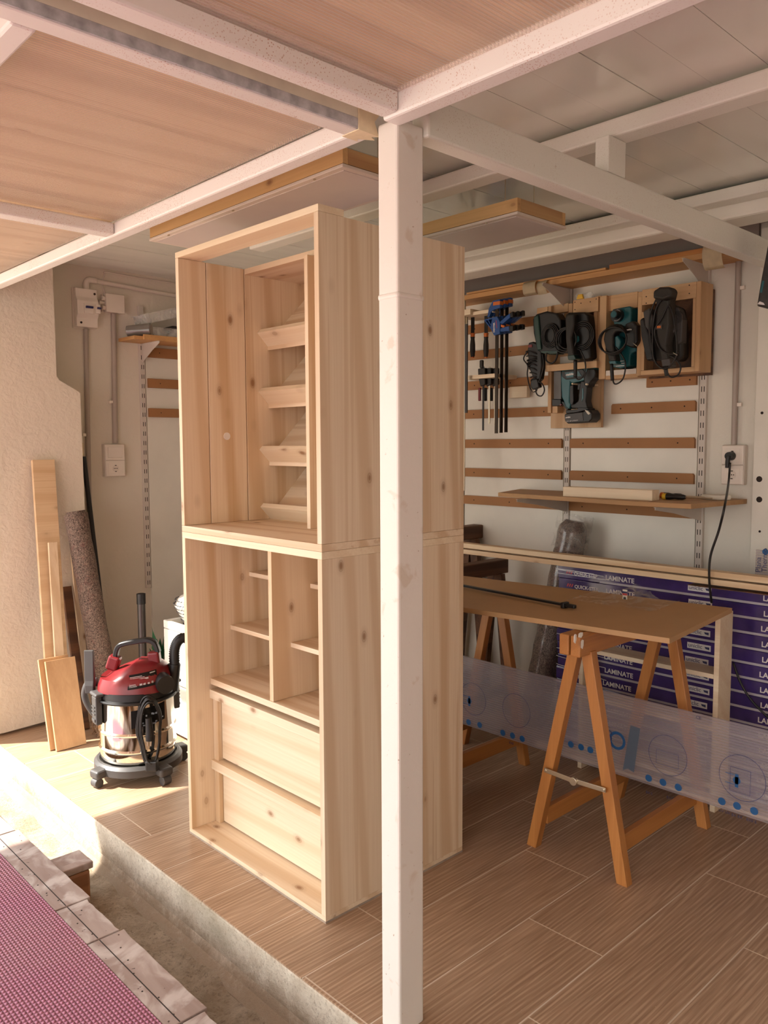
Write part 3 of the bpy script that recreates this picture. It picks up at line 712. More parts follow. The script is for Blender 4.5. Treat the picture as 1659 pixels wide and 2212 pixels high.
for a, b_ in ((1401, 1681), (1432, 1690), (1465, 1701), (1559, 1731), (1592, 1741), (1629, 1752), (1233, 1608), (1255, 1614), (1275, 1620), (1012, 1560), (1036, 1566), (1086, 1583), (1107, 1589), (1128, 1596)):
    bm = nb(); c = PX(a, b_); cyl(bm, c, c+Vector((.0005, 0, 0)), .0135, n=24); o = ob('printed_dot', bm, printb, t)
    for k_ in range(3): pass
for a, b_ in ((1585, 1683), (1010, 1512)):
    c = PX(a, b_); bm = nb()
    for (y0, z0, y1, z1) in ((.030, .016, .030, -.018), (.030, -.018, -.002, -.018), (.030, .016, -.002, .016)):
        beam(bm, (c.x, c.y+y0, c.z+z0), (c.x, c.y+y1, c.z+z1), .0005, .002)
    cyl(bm, c+Vector((0, -.010, -.002)), c+Vector((.0005, -.010, -.002)), .013, n=18)
    box(bm, c.x, c.y-.016, c.z-.026, c.x+.0005, c.y-.004, c.z+.02)
    ob('printed_icon', bm, printb, t)
for a, b_, s in ((1395, 1713, 'EX E'), (1440, 1724, 'EX E'), (1455, 1732, 'EXE X'), (1552, 1752, 'UV UV'), (1580, 1762, 'EX EX'), (1612, 1772, 'EXE E'), (1075, 1600, 'EE E'), (1100, 1606, 'EXE')):
    text(s, .014, PX(a, b_), XR, ZU, printn, t, 'printed_words')
text('con', .045, PX(1312, 1575), -ZU, XR, printn, t, 'printed_words')
text('CE', .016, PX(1503, 1552), XR, ZU, printn, t, 'printed_words')
for a0, a1, b0, b1 in ((1418, 1465, 1618, 1662), (1578, 1620, 1655, 1720)):
    bm = nb(); p0, p1 = PX(a0, b0), PX(a1, b1)
    for zz in (p0.z, p1.z): beam(bm, (p0.x, p0.y, zz), (p1.x, p1.y, zz), .0005, .0012)
    for yy in (p0.y, p1.y): beam(bm, (p0.x, yy, p0.z), (p1.x, yy, p1.z), .0012, .0012, (1, 0, 0)) if 0 else box(bm, p0.x, yy-.0006, p1.z, p0.x+.0005, yy+.0006, p0.z)
    ob('printed_rectangle', bm, printn, t)
bm = nb(); q0 = PX(1352, 1575); prism(bm, [PX(1362, 1566), PX(1383, 1574), PX(1369, 1669), PX(1357, 1660), PX(1345, 1664)], (.0005, 0, 0)); ob('printed_ribbon', bm, plain('grey_blue_print', (.12, .16, .22), .6, alpha=.75), t)
ob('batten', bx(2.745, .95, .1475, 2.79, 1.98, .158), birch, label='pale batten lying on the sawhorse stretchers under the ribbed sheet', cat='batten')
# felt roll in plastic (right)
t = thing('felt_roll', 'roll of brown felt wrapped in shiny plastic leaning on the tool wall', 'roll', (3.30, 2.40, 0))
bm = nb(); p0, p1 = Vector((3.31, 2.405, .004)), Vector((3.44, 2.255, 1.035)); dd = (p1-p0); u, v = frame(dd)
rings = []
for i in range(33):
    tt = i/32; rr = .072*(1+.03*sin(i*1.7)); 
    if i > 30: rr *= .93 if i == 31 else .6
    rings.append([p0+dd*tt+u*(rr*cos(a)*(1+.04*sin(3*a+i*.4)))+v*(rr*sin(a)) for a in [2*pi*j/28 for j in range(28)]])
skin(bm, rings); 
for vv in bm.verts: vv.co.z = max(vv.co.z, .001)
ob('roll', bm, feltc, t, smooth=2)
bm = nb(); rr_ = []
for i in range(14):
    tt = .86+.165*i/13; rr_.append([p0+dd*tt+u*((.084+.008*random.random())*cos(a))+v*((.084+.008*random.random())*sin(a))+Vector((0, 0, .012*random.random() if i == 13 else 0)) for a in [2*pi*j/22 for j in range(22)]])
skin(bm, rr_, cap=False); ob('plastic_sleeve', bm, clear, t, smooth=2)
# ------------------------------------------------------------ dark wooden trestles in the corner
def oldtrestle(x0, x1, yc, h, lab, hw):
    t = thing('old_sawhorse', lab, 'sawhorse', ((x0+x1)/2, yc, 0), group='old dark wooden trestles behind the table')
    ob('ridge_beam', bx(x0, yc-.035, h-.075, x1, yc+.035, h), darkw, t, bev=.006)
    for x in (x0+.06, x1-.06):
        for s in (-1, 1):
            bm = nb(); beam(bm, (x, yc+s*hw, 0), (x, yc+s*.02, h-.076), .05, .035, (1, 0, 0))
            for v in bm.verts: v.co.z = max(v.co.z, 0)
            ob('leg', bm, darkw, t, bev=.002)
    for s in (-1, 1): ob('stretcher', bx(x0+.086, yc+s*hw*.8-.01, .12, x1-.086, yc+s*hw*.8+.01, .17), darkw, t)
    return t
q = P(1044, 1150, 'y', 2.80)
oldtrestle(2.75, P(1044, 1150, 'y', 2.92).x, 2.955, P(1030, 1135, 'y', 2.92).z, 'tallest old dark wooden trestle seen beside the cabinet edge', .11)
oldtrestle(2.75, P(1099, 1215, 'y', 2.62).x, 2.655, P(1080, 1210, 'y', 2.62).z, 'lower old dark wooden trestle with worn top behind the table', .10)

# ============================================================ tool wall
XB = 3.535
ob('trim_5', bx(XB, 1.683, .02, XW, 2.347, 2.26), white, kind='structure')
ob('trim_5', bx(XB, 2.392, .02, XW, 3.058, 2.26), white, kind='structure')
ob('trim_5', bx(XB, 3.10, .02, XW, 4.28, 2.26), white, kind='structure')
ob('trim_6', bx(3.50, .60, .02, XW, 1.418, 2.30), white, kind='structure')
bm = nb()
for a, b_, r in ((1640, 1035, .0125), (1640, 1079, .0125), (1646, 892, .006), (1641, 1148, .005)):
    q = P(a, b_, 'x', 3.4995); cyl(bm, q, q+Vector((.0004, 0, 0)), r, n=20)
ob('panel_hole', bm, slotm, kind='structure')
def standard(y, z0, z1, lab, wall='x'):
    c = (XW-.010, y, z0) if wall == 'x' else (y, YW-.010, z0)
    t = thing('shelf_standard', lab, 'shelf standard', c, group='slotted beige shelf standards')
    bm = nb()
    if wall == 'x': box(bm, XB-.006, y-.0155, z0, XW, y+.0155, z1)
    else: box(bm, y-.0155, YW-.02, z0, y+.0155, YW, z1)
    ob('channel', bm, brkt, t, bev=.002)
    bm = nb(); z = z0+.03
    while z < z1-.03:
        for s in (-1, 1):
            if wall == 'x': box(bm, XB-.0066, y+s*.006-.0018, z-.012, XB-.0058, y+s*.006+.0018, z+.012)
            else: box(bm, y+s*.006-.0018, YW-.0206, z-.012, y+s*.006+.0018, YW-.0198, z+.012)
        z += .0533
    ob('slot', bm, slotm, t, kind='stuff')
    return t
standard(1.662, .40, 2.205, 'slotted shelf standard at the right of the tool wall, beside the conduit')
standard(2.369, .40, 2.205, 'slotted shelf standard in the middle of the tool wall')
standard(3.079, .40, 2.205, 'slotted shelf standard of the tool wall next to the cabinet edge')
rows = [(1.583, 'third'), (1.418, 'fourth'), (1.256, 'fifth'), (1.100, 'lowest')]
def rail(y0, y1, z, lab, h=.048, x=3.519):
    bm = nb(); prism(bm, [(x, y0, z-h/2), (x, y1, z-h/2), (x, y1, z+h/2-.008), (x, y1-.006, z+h/2), (x, y0+.006, z+h/2), (x, y0, z+h/2-.008)], (XB-x-.0005, 0, 0))
    t = thing('wall_batten', lab, 'batten', (x, (y0+y1)/2, z-h/2), group='brown fibreboard battens screwed to the white wall panels')
    ob('strip', bm, mdf, t)
    bm = nb(); n = 3
    for k_ in range(n): yy = y0+(y1-y0)*(.12+.38*k_); cyl(bm, (x-.0008, yy, z), (x+.0003, yy, z), .0035, n=10)
    ob('screw_head', bm, slotm, t)
for z, nm_ in rows:
    rail(1.69, 2.112 if nm_ == 'third' else 2.345, z, 'brown batten on the white tool wall, right bay, %s row' % ('topmost free' if nm_ == 'third' else nm_))
    if z > 1.3: rail(2.43 if nm_ == 'third' else 2.395, 3.055, z, 'brown batten on the white tool wall, bay by the cabinet, %s row' % nm_)
    else: rail(2.395, 3.055, z, 'brown batten on the white tool wall, bay by the cabinet, %s row' % nm_)
rail(2.395, 3.055, 1.743, 'brown batten behind the clamp bars, second row')
rail(2.395, 3.055, 1.910, 'brown batten behind the blue clamps, upper row')
rail(2.395, 3.055, 2.055, 'brown batten just under the top shelf, behind the blue clamps')
rail(1.668, 1.695, 2.03, 'short piece of brown batten right of the sander holder', .05)
rail(1.69, 1.93, 1.70, 'brown batten under the sander holder')
# brackets
def bracket(y, z, dep, h, lab, wall='x', lip=.012):
    t_ = .0025
    if wall == 'x':
        x1 = XB-.007; pts = [(x1, y, z), (x1-dep, y, z), (x1-dep, y, z-lip), (x1-dep*.6, y, z-h*.42), (x1, y, z-h)]
        bm = prism(nb(), pts, (0, t_, 0)); box(bm, x1-dep, y-.006, z-.0015, x1, y+.008, z)
    else:
        y1 = YW-.0205; pts = [(y, y1, z), (y, y1-dep, z), (y, y1-dep, z-lip), (y, y1-dep*.6, z-h*.42), (y, y1, z-h)]
        bm = prism(nb(), pts, (t_, 0, 0)); box(bm, y-.006, y1-dep, z-.0015, y+.008, y1, z)
    return ob('shelf_bracket', bm, brkt, label=lab, cat='bracket', group='beige metal shelf brackets')
bracket(1.652, 2.189, .235, .12, 'beige bracket under the top shelf, right one')
bracket(2.360, 2.189, .235, .12, 'beige bracket under the top shelf, left one')
bracket(1.652, 1.153, .42, .085, 'beige bracket under the work shelf, right one')
bracket(2.360, 1.153, .42, .085, 'beige bracket under the work shelf, left one')
# top shelf and things on it
ob('wall_shelf', bx(3.37, 1.49, 2.190, XW-.001, 4.1, 2.214), shelfw, label='long orange wooden shelf at the top of the tool wall', cat='shelf', bev=.001)
ob('loose_board', bx(3.375, 1.52, 2.2145, 3.50, 2.05, 2.236), orangew['Y'], label='brown board lying on the top shelf near the big tape strip', cat='board', bev=.001)
ob('loose_board', bx(3.36, 2.06, 2.2145, 3.44, 2.90, 2.224), shelfw, label='thin board lying on the top shelf above the blue clamps', cat='board', bev=.001)
def tapestrip(pts, lab):
    bm = nb(); y0, y1 = pts[0]; prof = spline(pts[1], 5)
    a = [bm.verts.new((x, y0, z)) for x, z in [(p.x, p.z) for p in prof]]; b_ = [bm.verts.new((p.x, y1, p.z)) for p in prof]
    for i in range(len(a)-1): bm.faces.new((a[i], a[i+1], b_[i+1], b_[i]))
    bmesh.ops.solidify(bm, geom=bm.faces[:], thickness=.004)
    return ob('foam_strip', bm, tape, label=lab, cat='strip', smooth=True)
tapestrip(((P(1562, 560, 'x', 3.33).y, P(1520, 560, 'x', 3.33).y), [(3.40, 0, 2.2395), (3.34, 0, 2.238), (3.315, 0, 2.21), (3.32, 0, 2.165), (3.345, 0, 2.135), (3.38, 0, 2.14)]), 'large pale foam strip hooked over the right end of the top shelf')
tapestrip(((P(1158, 625, 'x', 3.345).y, P(1131, 625, 'x', 3.345).y), [(3.38, 0, 2.2265), (3.345, 0, 2.215), (3.335, 0, 2.19), (3.345, 0, 2.16), (3.366, 0, 2.155)]), 'pale foam strip hooked over the top shelf, left of the small one')
tapestrip(((P(1179, 630, 'x', 3.35).y, P(1159, 630, 'x', 3.35).y), [(3.375, 0, 2.2265), (3.35, 0, 2.20), (3.35, 0, 2.17), (3.366, 0, 2.15)]), 'small pale foam strip hooked over the top shelf above the left bracket')
# work shelf
bm = nb()
pts = [P(1075, 1072, 'z', 1.155), P(1380, 1083, 'z', 1.155)]
prism(bm, [(XB-.008, 2.66, 1.1545), (3.195, 2.545, 1.1545), (3.10, 1.80, 1.1545), (3.11, 1.50, 1.1545), (3.44, 1.468, 1.1545), (3.50, 1.46, 1.1545), (XW-.001, 1.46, 1.1545), (XW-.001, 1.64, 1.1545), (XB-.008, 1.64, 1.1545)], (0, 0, .020))
ob('wall_shelf', bm, wood('work_shelf_wood', (.50, .29, .13), (.32, .16, .06), 'Y', .3, contrast=.4), label='lower wooden work shelf on long beige brackets', cat='shelf', bev=.002)
ZS = 1.1748
t = thing('wooden_box', 'pale narrow wooden box lying on the work shelf', 'box', (3.20, 1.98, ZS))
ob('front_board', bx(3.17, 1.70, ZS, 3.185, 2.145, ZS+.044), birch, t, bev=.001)
ob('rear_board', bx(3.215, 1.70, ZS, 3.23, 2.145, ZS+.044), birch, t, bev=.001)
ob('end_board', bx(3.1855, 1.70, ZS, 3.2145, 1.715, ZS+.044), birch, t); ob('end_board', bx(3.1855, 2.13, ZS, 3.2145, 2.145, ZS+.044), birch, t)
ob('bottom_board', bx(3.1855, 1.7155, ZS, 3.2145, 2.1295, ZS+.012), birch, t)
def driver(x, y, z, L_, lab, m1, ang=0):
    t = thing('screwdriver', lab, 'screwdriver', (x, y, z)); d = Vector((sin(ang), -cos(ang), 0)); p = Vector((x, y, z+.014))
    bm = nb(); u, v = frame(d)
    rings = [ring(p+d*a, u, v, r, 10) for a, r in ((0, .008), (.004, .0135), (.03, .0135), (.05, .010), (.062, .012), (.085, .0115), (.095, .008))]; skin(bm, rings); ob('handle', bm, blackp, t, smooth=True)
    bm = nb(); cyl(bm, p-d*.004, p+d*.012, .0138, n=12); ob('cap', bm, m1, t, smooth=True)
    bm = nb(); cyl(bm, p+d*.09, p+d*L_, .003, n=8); ob('shaft', bm, zinc, t)
driver(3.27, 1.70, ZS, .21, 'yellow capped screwdriver lying on the work shelf by the small box', yellow, .06)
driver(3.25, 1.735, ZS+.0, .20, 'black screwdriver lying against the end of the wooden box', orange, -.45) if 0 else None
driver(3.33, 1.74, ZS, .19, 'black screwdriver behind the yellow capped one on the work shelf', orange, .0)
ob('paint_scraper', prism(nb(), [(3.40, 1.60, ZS), (3.37, 1.56, ZS), (3.385, 1.50, ZS), (3.43, 1.475, ZS), (3.46, 1.52, ZS), (3.45, 1.58, ZS)], (0, 0, .022)), paper, label='small crumpled white cloth lump at the right end of the work shelf', cat='cloth', bev=.008)
# ---- tool holders
def screws(pts, par, x, r=.0028):
    bm = nb()
    for a, b_ in pts: q = P(a, b_, 'x', x); cyl(bm, q-Vector((.0008, 0, 0)), q+Vector((.0002, 0, 0)), r, n=10)
    ob('screw_head', bm, slotm, par)
def yz(a, b_, x): q = P(a, b_, 'x', x); return q.y, q.z
def pbox(x0, x1, a0, b0, a1, b1, bm=None):
    "box between depths x0..x1 whose front face spans these two picture corners"
    p, q = P(a0, b0, 'x', x0), P(a1, b1, 'x', x0); return box(bm or nb(), x0, p.y, p.z, x1, q.y, q.z)
# holder of the big sander
t = thing('tool_holder', 'deep pine frame holding the large grey sander, right end of the tool row', 'tool holder', (3.45, 1.79, 1.72), group='pine tool holders on the tool wall')
XH = 3.40
Y0, Y1, Z0, Z1 = 1.622, 1.915, 1.725, 2.105
ob('side_board', bx(XH, Y0, Z0, XB-.02, Y0+.020, Z1), holder['Z'], t, bev=.001)
ob('side_board', bx(XH, Y1-.020, Z0, XB-.02, Y1, Z1-.03), holder['Z'], t, bev=.001)
ob('inner_strip', bx(XH, Y0+.0205, Z0+.021, XH+.02, Y0+.034, Z1-.0685), holder['Z'], t); ob('inner_strip', bx(XH, Y1-.036, Z0+.021, XH+.02, Y1-.0205, Z1-.0985), holder['Z'], t)
ob('bottom_board', bx(XH, Y0+.0205, Z0, XB-.02, Y1-.0205, Z0+.020), holder['Y'], t, bev=.001)
ob('top_board', bx(XH-.0005, Y0+.0205, Z1-.068, XH+.018, Y1-.0205, Z1), holder['Y'], t, bev=.001)
ob('backing', bx(XB-.0195, Y0, Z0-.01, XB-.001, Y1, Z1-.02), darkw, t)
screws([(1396, 641), (1396, 655), (1489, 616), (1489, 634)], t, XH-.0005)
# the sander
t = thing('belt_sander', 'large dark grey sander with a coiled cord and an orange switch', 'power tool', (3.36, 1.80, 1.75))
xf = 3.33
body = [(1394, 705), (1412, 690), (1420, 660), (1440, 652), (1468, 665), (1474, 705), (1475, 770), (1466, 780), (1400, 778), (1398, 745)]
ob('body', facing(body, xf+.03, .065), brownk, t, bev=.012, seg=3)
ob('dust_tube', facing([(1381, 690), (1390, 684), (1402, 720), (1412, 778), (1396, 780), (1384, 725)], xf, .055), blackp, t, bev=.01, seg=3)
ob('side_cover', facing([(1388, 672), (1403, 664), (1412, 690), (1405, 722), (1393, 705)], xf-.004, .05), greyp, t, bev=.008, seg=3)
ob('grip', facing([(1412, 632), (1420, 622), (1446, 619), (1452, 628), (1446, 650), (1447, 700), (1440, 745), (1444, 775), (1450, 792), (1430, 794), (1424, 760), (1415, 720), (1416, 655)], xf-.05, .06), brownk, t, bev=.012, seg=3)
ob('front_knob', facing([(1410, 645), (1411, 628), (1424, 620), (1446, 619), (1452, 625), (1448, 642), (1432, 648)], xf-.085, .05), brownk, t, bev=.012, seg=3)
ob('side_pod', facing([(1434, 685), (1446, 668), (1456, 680), (1458, 715), (1448, 725), (1438, 712)], xf-.012, .05), greyp, t, bev=.008, seg=3)
ob('air_grille', facing([(1452, 660), (1466, 664), (1474, 690), (1472, 740), (1462, 745), (1456, 700)], xf+.012, .05), greyp, t, bev=.008, seg=3)
bm = nb(); q = P(1464, 685, 'x', xf+.010)
for k_ in range(4): 
    for s_ in (1,): tube(bm, [q+Vector((0, .006*(k_+1)*cos(a), .012*(k_+1)*sin(a)*.5)) for a in [2*pi*j/12 for j in range(12)]], .0009, n=4, k=2, closed=True)
ob('vent_rings', bm, blackp, t)
s = ob('switch', facing([(1416, 702), (1430, 701), (1430, 711), (1416, 712)], xf-.054, .006), greyp, t, bev=.001)
ob('switch_light', facing([(1419, 704), (1427, 703.5), (1427, 708.5), (1419, 709)], xf-.057, .005), orange, s)
ob('lower_cap', facing([(1427, 776), (1446, 774), (1449, 790), (1430, 792)], xf-.055, .055), greyp, t, bev=.004)
def cord(pts, x, r=.0036, nm='cord', par=None, m=rubber, k=6, n=7, xs=None):
    bm = nb(); pp = [P(a, b_, 'x', x if xs is None else xs[i]) for i, (a, b_) in enumerate(pts)]
    tube(bm, pp, r, n=n, k=k); return ob(nm, bm, m, par, smooth=2)
cord([(1441, 792), (1443, 808), (1452, 815), (1466, 808), (1470, 790), (1458, 775), (1446, 768)], xf-.05, .0036, par=t)
cord([(1440, 640), (1420, 660), (1411, 700), (1410, 760), (1418, 785), (1436, 797), (1452, 785), (1462, 760), (1458, 705), (1446, 660), (1428, 690), (1414, 715), (1424, 750), (1446, 765), (1465, 762)], xf-.055, .0036, par=t)
cord([(1422, 640), (1407, 670), (1402, 710), (1407, 760)], xf-.03, .0034, par=t); cord([(1418, 645), (1404, 680), (1404, 720), (1411, 770)], xf-.036, .0034, par=t)
cord([(1437, 792), (1440, 812)], xf-.045, .008, 'cord_guard', t)
cord([(1454, 762), (1463, 767)], xf-.058, .0016, 'plug_pin', t, zinc)
# planer holder (dial) 
t = thing('tool_holder', 'pine frame holding the teal planer with the round dial', 'tool holder', (3.47, 2.03, 1.72), group='pine tool holders on the tool wall')
XH = 3.43; a, b_ = yz(1297, 640, XH)
ob('side_board', pbox(XH, XB-.001, 1296, 640, 1307, 818), holder['Z'], t, bev=.001)
ob('side_board', pbox(XH, XB-.001, 1378.5, 631, 1385.5, 812), holder['Z'], t, bev=.001)
ob('top_board', pbox(XH+.02, XB-.019, 1309, 640, 1377, 664), holder['Y'], t, bev=.001)
ob('bottom_board', pbox(XH, XB-.019, 1308, 807, 1377.5, 815), holder['Y'], t, bev=.001)
ob('white_strip', pbox(XH-.004, XH-.0005, 1309, 801, 1374, 807), ivory2, t)
ob('backing', pbox(XB-.0185, XB-.001, 1312, 650, 1374, 812), darkw if 0 else holder['Z'], t)
t = thing('planer', 'teal electric planer with a round depth dial and coiled cord', 'power tool', (3.40, 1.99, 1.76))
xf = 3.375
ob('sole', facing([(1322, 668), (1360, 661), (1364, 665), (1363, 700), (1372, 705), (1374, 758), (1362, 765), (1360, 790), (1340, 796), (1322, 793), (1330, 740)], xf+.04, .09), teal, t, bev=.006, seg=3)
ob('motor_cover', facing([(1349, 700), (1368, 692), (1376, 702), (1377, 738), (1366, 752), (1348, 745)], xf-.005, .045), blackp, t, bev=.01, seg=3)
bm = nb(); q = P(1331, 681, 'x', xf+.02); cyl(bm, q, q+Vector((.03, 0, 0)), .030, n=32); o = ob('dial', bm, blackp, t, smooth=True)
bm = nb(); q = P(1326, 679, 'x', xf-.015); cyl(bm, q, q+Vector((.035, 0, 0)), .017, .019, n=28); k_ = ob('knob', bm, blackp, t, smooth=True)
bm = nb(); cyl(bm, q-Vector((.002, 0, 0)), q, .0145, n=28); ob('knob_cap', bm, teal, k_)
bm = nb()
for j in range(16): a = -1.9+j*.22; q = P(1331, 681, 'x', xf+.019)+Vector((0, -cos(a)*.025, sin(a)*.025)); box(bm, q.x-.0005, q.y-.0012, q.z-.0012, q.x, q.y+.0012, q.z+.0012)
ob('dial_mark', bm, printw, o)
hd = [(1303, 733), (1306, 715), (1316, 702), (1332, 699), (1345, 707), (1350, 720), (1340, 716), (1330, 716), (1324, 724), (1324, 745), (1330, 780), (1316, 782), (1308, 755)]
ob('handle', facing(hd, xf-.035, .05), brownk, t, bev=.008, seg=3)
ob('handle_cap', facing([(1314, 780), (1330, 779), (1332, 786), (1317, 788)], xf-.034, .045), teal, t, bev=.003)
ob('front_cover', facing([(1326, 728), (1334, 724), (1341, 735), (1338, 754), (1328, 756)], xf-.02, .05), teal, t, bev=.006, seg=3)
bm = nb(); c = P(1324, 735, 'x', xf-.045)
for k_ in range(4): tube(bm, [c+Vector((-.004*k_+.006, (.066+.002*k_)*cos(a), (.066-.003*k_)*sin(a))) for a in [2*pi*j/16 for j in range(16)]], .0034, n=6, k=3, closed=True)
ob('coiled_cord', bm, rubber, t, smooth=2)
cord([(1322, 787), (1325, 825), (1335, 828), (1347, 815), (1351, 785), (1342, 765), (1330, 750)], xf-.03, .0036, par=t)
cord([(1321, 786), (1323, 822)], xf-.033, .0085, 'cord_guard', t)
text('makita', .010, P(1353, 714, 'x', xf-.0058), XR, ZU, printw, t, bold=.0003)
cord([(1367, 740), (1376, 748)], xf-.02, .0016, 'plug_pin', t, zinc)
bm = nb()
for k_ in range(3): q = P(1330, 781+k_*5, 'x', xf+.0385); box(bm, q.x-.001, q.y-.045, q.z-.0015, q.x+.001, q.y, q.z+.0015)
ob('type_plate', bm, printw, t)
# centre holder with long board
t = thing('tool_holder', 'tall pine board with shelf and dowels holding the nailer and two black tools', 'tool holder', (3.49, 2.24, 1.50), group='pine tool holders on the tool wall')
XH = 3.44
ob('back_board', pbox(3.497, XB-.017, 1191, 790, 1298, 923), wood('birch_ply', (.62, .42, .24), (.48, .29, .14), 'Z', .4), t, bev=.001)
ob('upper_back', pbox(3.497, XB-.001, 1237, 668, 1292, 788), darkw, t)
ob('long_strip', pbox(XH+.01, 3.4965, 1288, 640, 1295, 815), holder['Z'], t, bev=.001)
ob('top_board', pbox(XH-.01, XH+.009, 1238, 649, 1292, 672), holder['Y'], t, bev=.001)
ob('inner_strip', pbox(XH-.0, XH+.0095, 1283, 673, 1288, 785), holder['Z'], t)
ob('shelf', pbox(XH-.03, 3.4965, 1178, 789, 1289, 794), holder['Y'], t, bev=.001)
ob('upright', pbox(XH+.01, 3.4965, 1228, 656, 1236, 700), holder['Z'], t, bev=.001); ob('upright', pbox(XH+.01, 3.4965, 1184, 662, 1190, 700), holder['Z'], t, bev=.001)
ob('rear_board', pbox(XH+.03, 3.4965, 1160, 668, 1184, 690), holder['Y'], t, bev=.001) if 0 else None
ob('rear_board', pbox(XH+.03, 3.4965, 1192, 660, 1227, 673), holder['Y'], t, bev=.001)
ob('rear_board', pbox(XH+.03, 3.4965, 1160, 666, 1183, 676), holder['Y'], t, bev=.001)
ob('rear_panel', pbox(3.4975, XB-.017, 1178, 674, 1234, 788), holder['Z'], t)
ob('cheek', pbox(XH-.0, 3.4965, 1184, 803, 1190, 892), holder['Z'], t, bev=.001)
ob('support_block', pbox(XH+.01, 3.4965, 1191, 878, 1204, 892), holder['Z'], t)
for a, b_ in ((1236, 829), (1266, 830)):
    bm = nb(); q = P(a, b_, 'x', XH-.045); cyl(bm, q, (3.4965, q.y, q.z), .0042, n=14); ob('dowel', bm, birch, t, smooth=True)
ob('paper_note', pbox(3.4955, 3.4968, 1210, 771, 1240, 783), paper, t)
screws([(1242, 653), (1255, 655), (1275, 652), (1288, 646), (1242, 669)], t, XH-.01)
text('YiP', .035, P(1205, 683, 'x', 3.4955), XR, ZU, printw, t, bold=.001)
# small box with yellow thing on the holder
t = thing('clear_case', 'small clear plastic case with a yellow part on top of the centre holder', 'case', P(1262, 649, 'x', 3.45))
qz = P(1240, 649, 'x', 3.43).z+.0008
bm = nb(); y0 = P(1248, 648, 'x', 3.45).y; box(bm, 3.431, y0-.09, qz, 3.449, y0, qz+.028); ob('case', bm, clearbin, t)
bm = nb(); prism(bm, [(3.4305, y0-.012, qz), (3.4305, y0-.05, qz), (3.4305, y0-.044, qz+.022), (3.4305, y0-.02, qz+.022)], (-.012, 0, 0)); ob('yellow_part', bm, yellow, t, bev=.002)
# nailer
t = thing('nailer', 'teal cordless nailer with black battery hanging upside down on the board', 'power tool', (3.40, 2.20, 1.52))
xf = 3.415
ob('housing', facing([(1213, 800), (1285, 794), (1288, 806), (1284, 812), (1262, 822), (1236, 828), (1232, 826), (1230, 868), (1233, 872), (1230, 884), (1222, 880), (1217, 866), (1213, 858), (1212, 840), (1211, 815)], xf, .06), teal, t, bev=.006, seg=3)
ob('rear_cap', facing([(1268, 796), (1284, 796), (1287, 806), (1284, 816), (1276, 824), (1270, 836), (1262, 834), (1260, 818)], xf-.006, .055), blackp, t, bev=.006, seg=3)
ob('top_grip', facing([(1213, 803), (1220, 801), (1258, 797), (1266, 806), (1262, 816), (1222, 820), (1214, 814)], xf-.004, .02), blackp, t, bev=.003)
ob('name_panel', facing([(1220, 805), (1250, 802), (1256, 812), (1224, 816)], xf-.006, .01), teal, t)
text('makita', .0165, P(1222, 812, 'x', xf-.0068), (0, -1, .06), ZU, printw, t, bold=.0006, shear=.2)
ob('grip', facing([(1254, 822), (1266, 824), (1269, 836), (1266, 866), (1270, 882), (1262, 884), (1234, 882), (1231, 874), (1240, 872), (1248, 866), (1250, 842)], xf-.002, .05), blackp, t, bev=.006, seg=3)
ob('grip_strip', facing([(1257.5, 838), (1260, 840), (1260, 860), (1256, 868), (1257.5, 856)], xf-.004, .01), teal, t)
ob('inner_frame', facing([(1230, 834), (1238, 830), (1239, 866), (1236, 876), (1231, 872)], xf+.002, .045), blackp, t, bev=.003)
ob('trigger', facing([(1248, 828), (1256, 828), (1254, 842), (1247, 842)], xf+.004, .03), blackp, t, bev=.003)
ob('magazine', facing([(1196, 802), (1212, 802), (1212, 862), (1209, 866), (1196, 864)], xf+.012, .03), plain('smoke_grey', (.10, .085, .075), .4), t, bev=.002)
ob('magazine_foot', facing([(1192, 862), (1211, 862), (1212, 874), (1206, 877), (1192, 877)], xf+.004, .045), blackp, t, bev=.003)
ob('front_latch', facing([(1190, 799), (1212, 797), (1212, 803), (1190, 803)], xf+.004, .04), blackp, t, bev=.002)
ob('red_tab', facing([(1209, 873), (1213, 873), (1212, 876), (1209, 876)], xf, .01), redp, t)
ob('strut', facing([(1213, 868), (1217, 868), (1228, 882), (1224, 887)], xf+.006, .03), blackp, t)
ob('foot_plate', facing([(1222, 886), (1247, 884), (1250, 880), (1270, 881), (1272, 884), (1250, 890), (1222, 893)], xf-.008, .06), blackp, t, bev=.003)
b0 = ob('battery', facing([(1219, 895), (1224, 893), (1260, 889), (1264, 884), (1274, 885), (1279, 893), (1279, 905), (1272, 912), (1226, 915), (1220, 910)], xf-.016, .075), blackp, t, bev=.006, seg=3)
ob('battery_face', facing([(1221, 896), (1258, 891), (1260, 908), (1228, 913), (1221, 909)], xf-.0185, .004), greyp, b0)
text('makita', .0105, P(1221.5, 903.5, 'x', xf-.0194), (0, -1, .06), ZU, printw, b0, bold=.0006, shear=.2)
text('LXT 18V LITHIUM', .0085, P(1223, 911.5, 'x', xf-.0194), (0, -1, .06), ZU, printw, b0, shear=.2)
ob('battery_tab', facing([(1263, 885), (1270, 888), (1275, 893), (1271, 896), (1268, 893)], xf-.0185, .004), paper, b0)
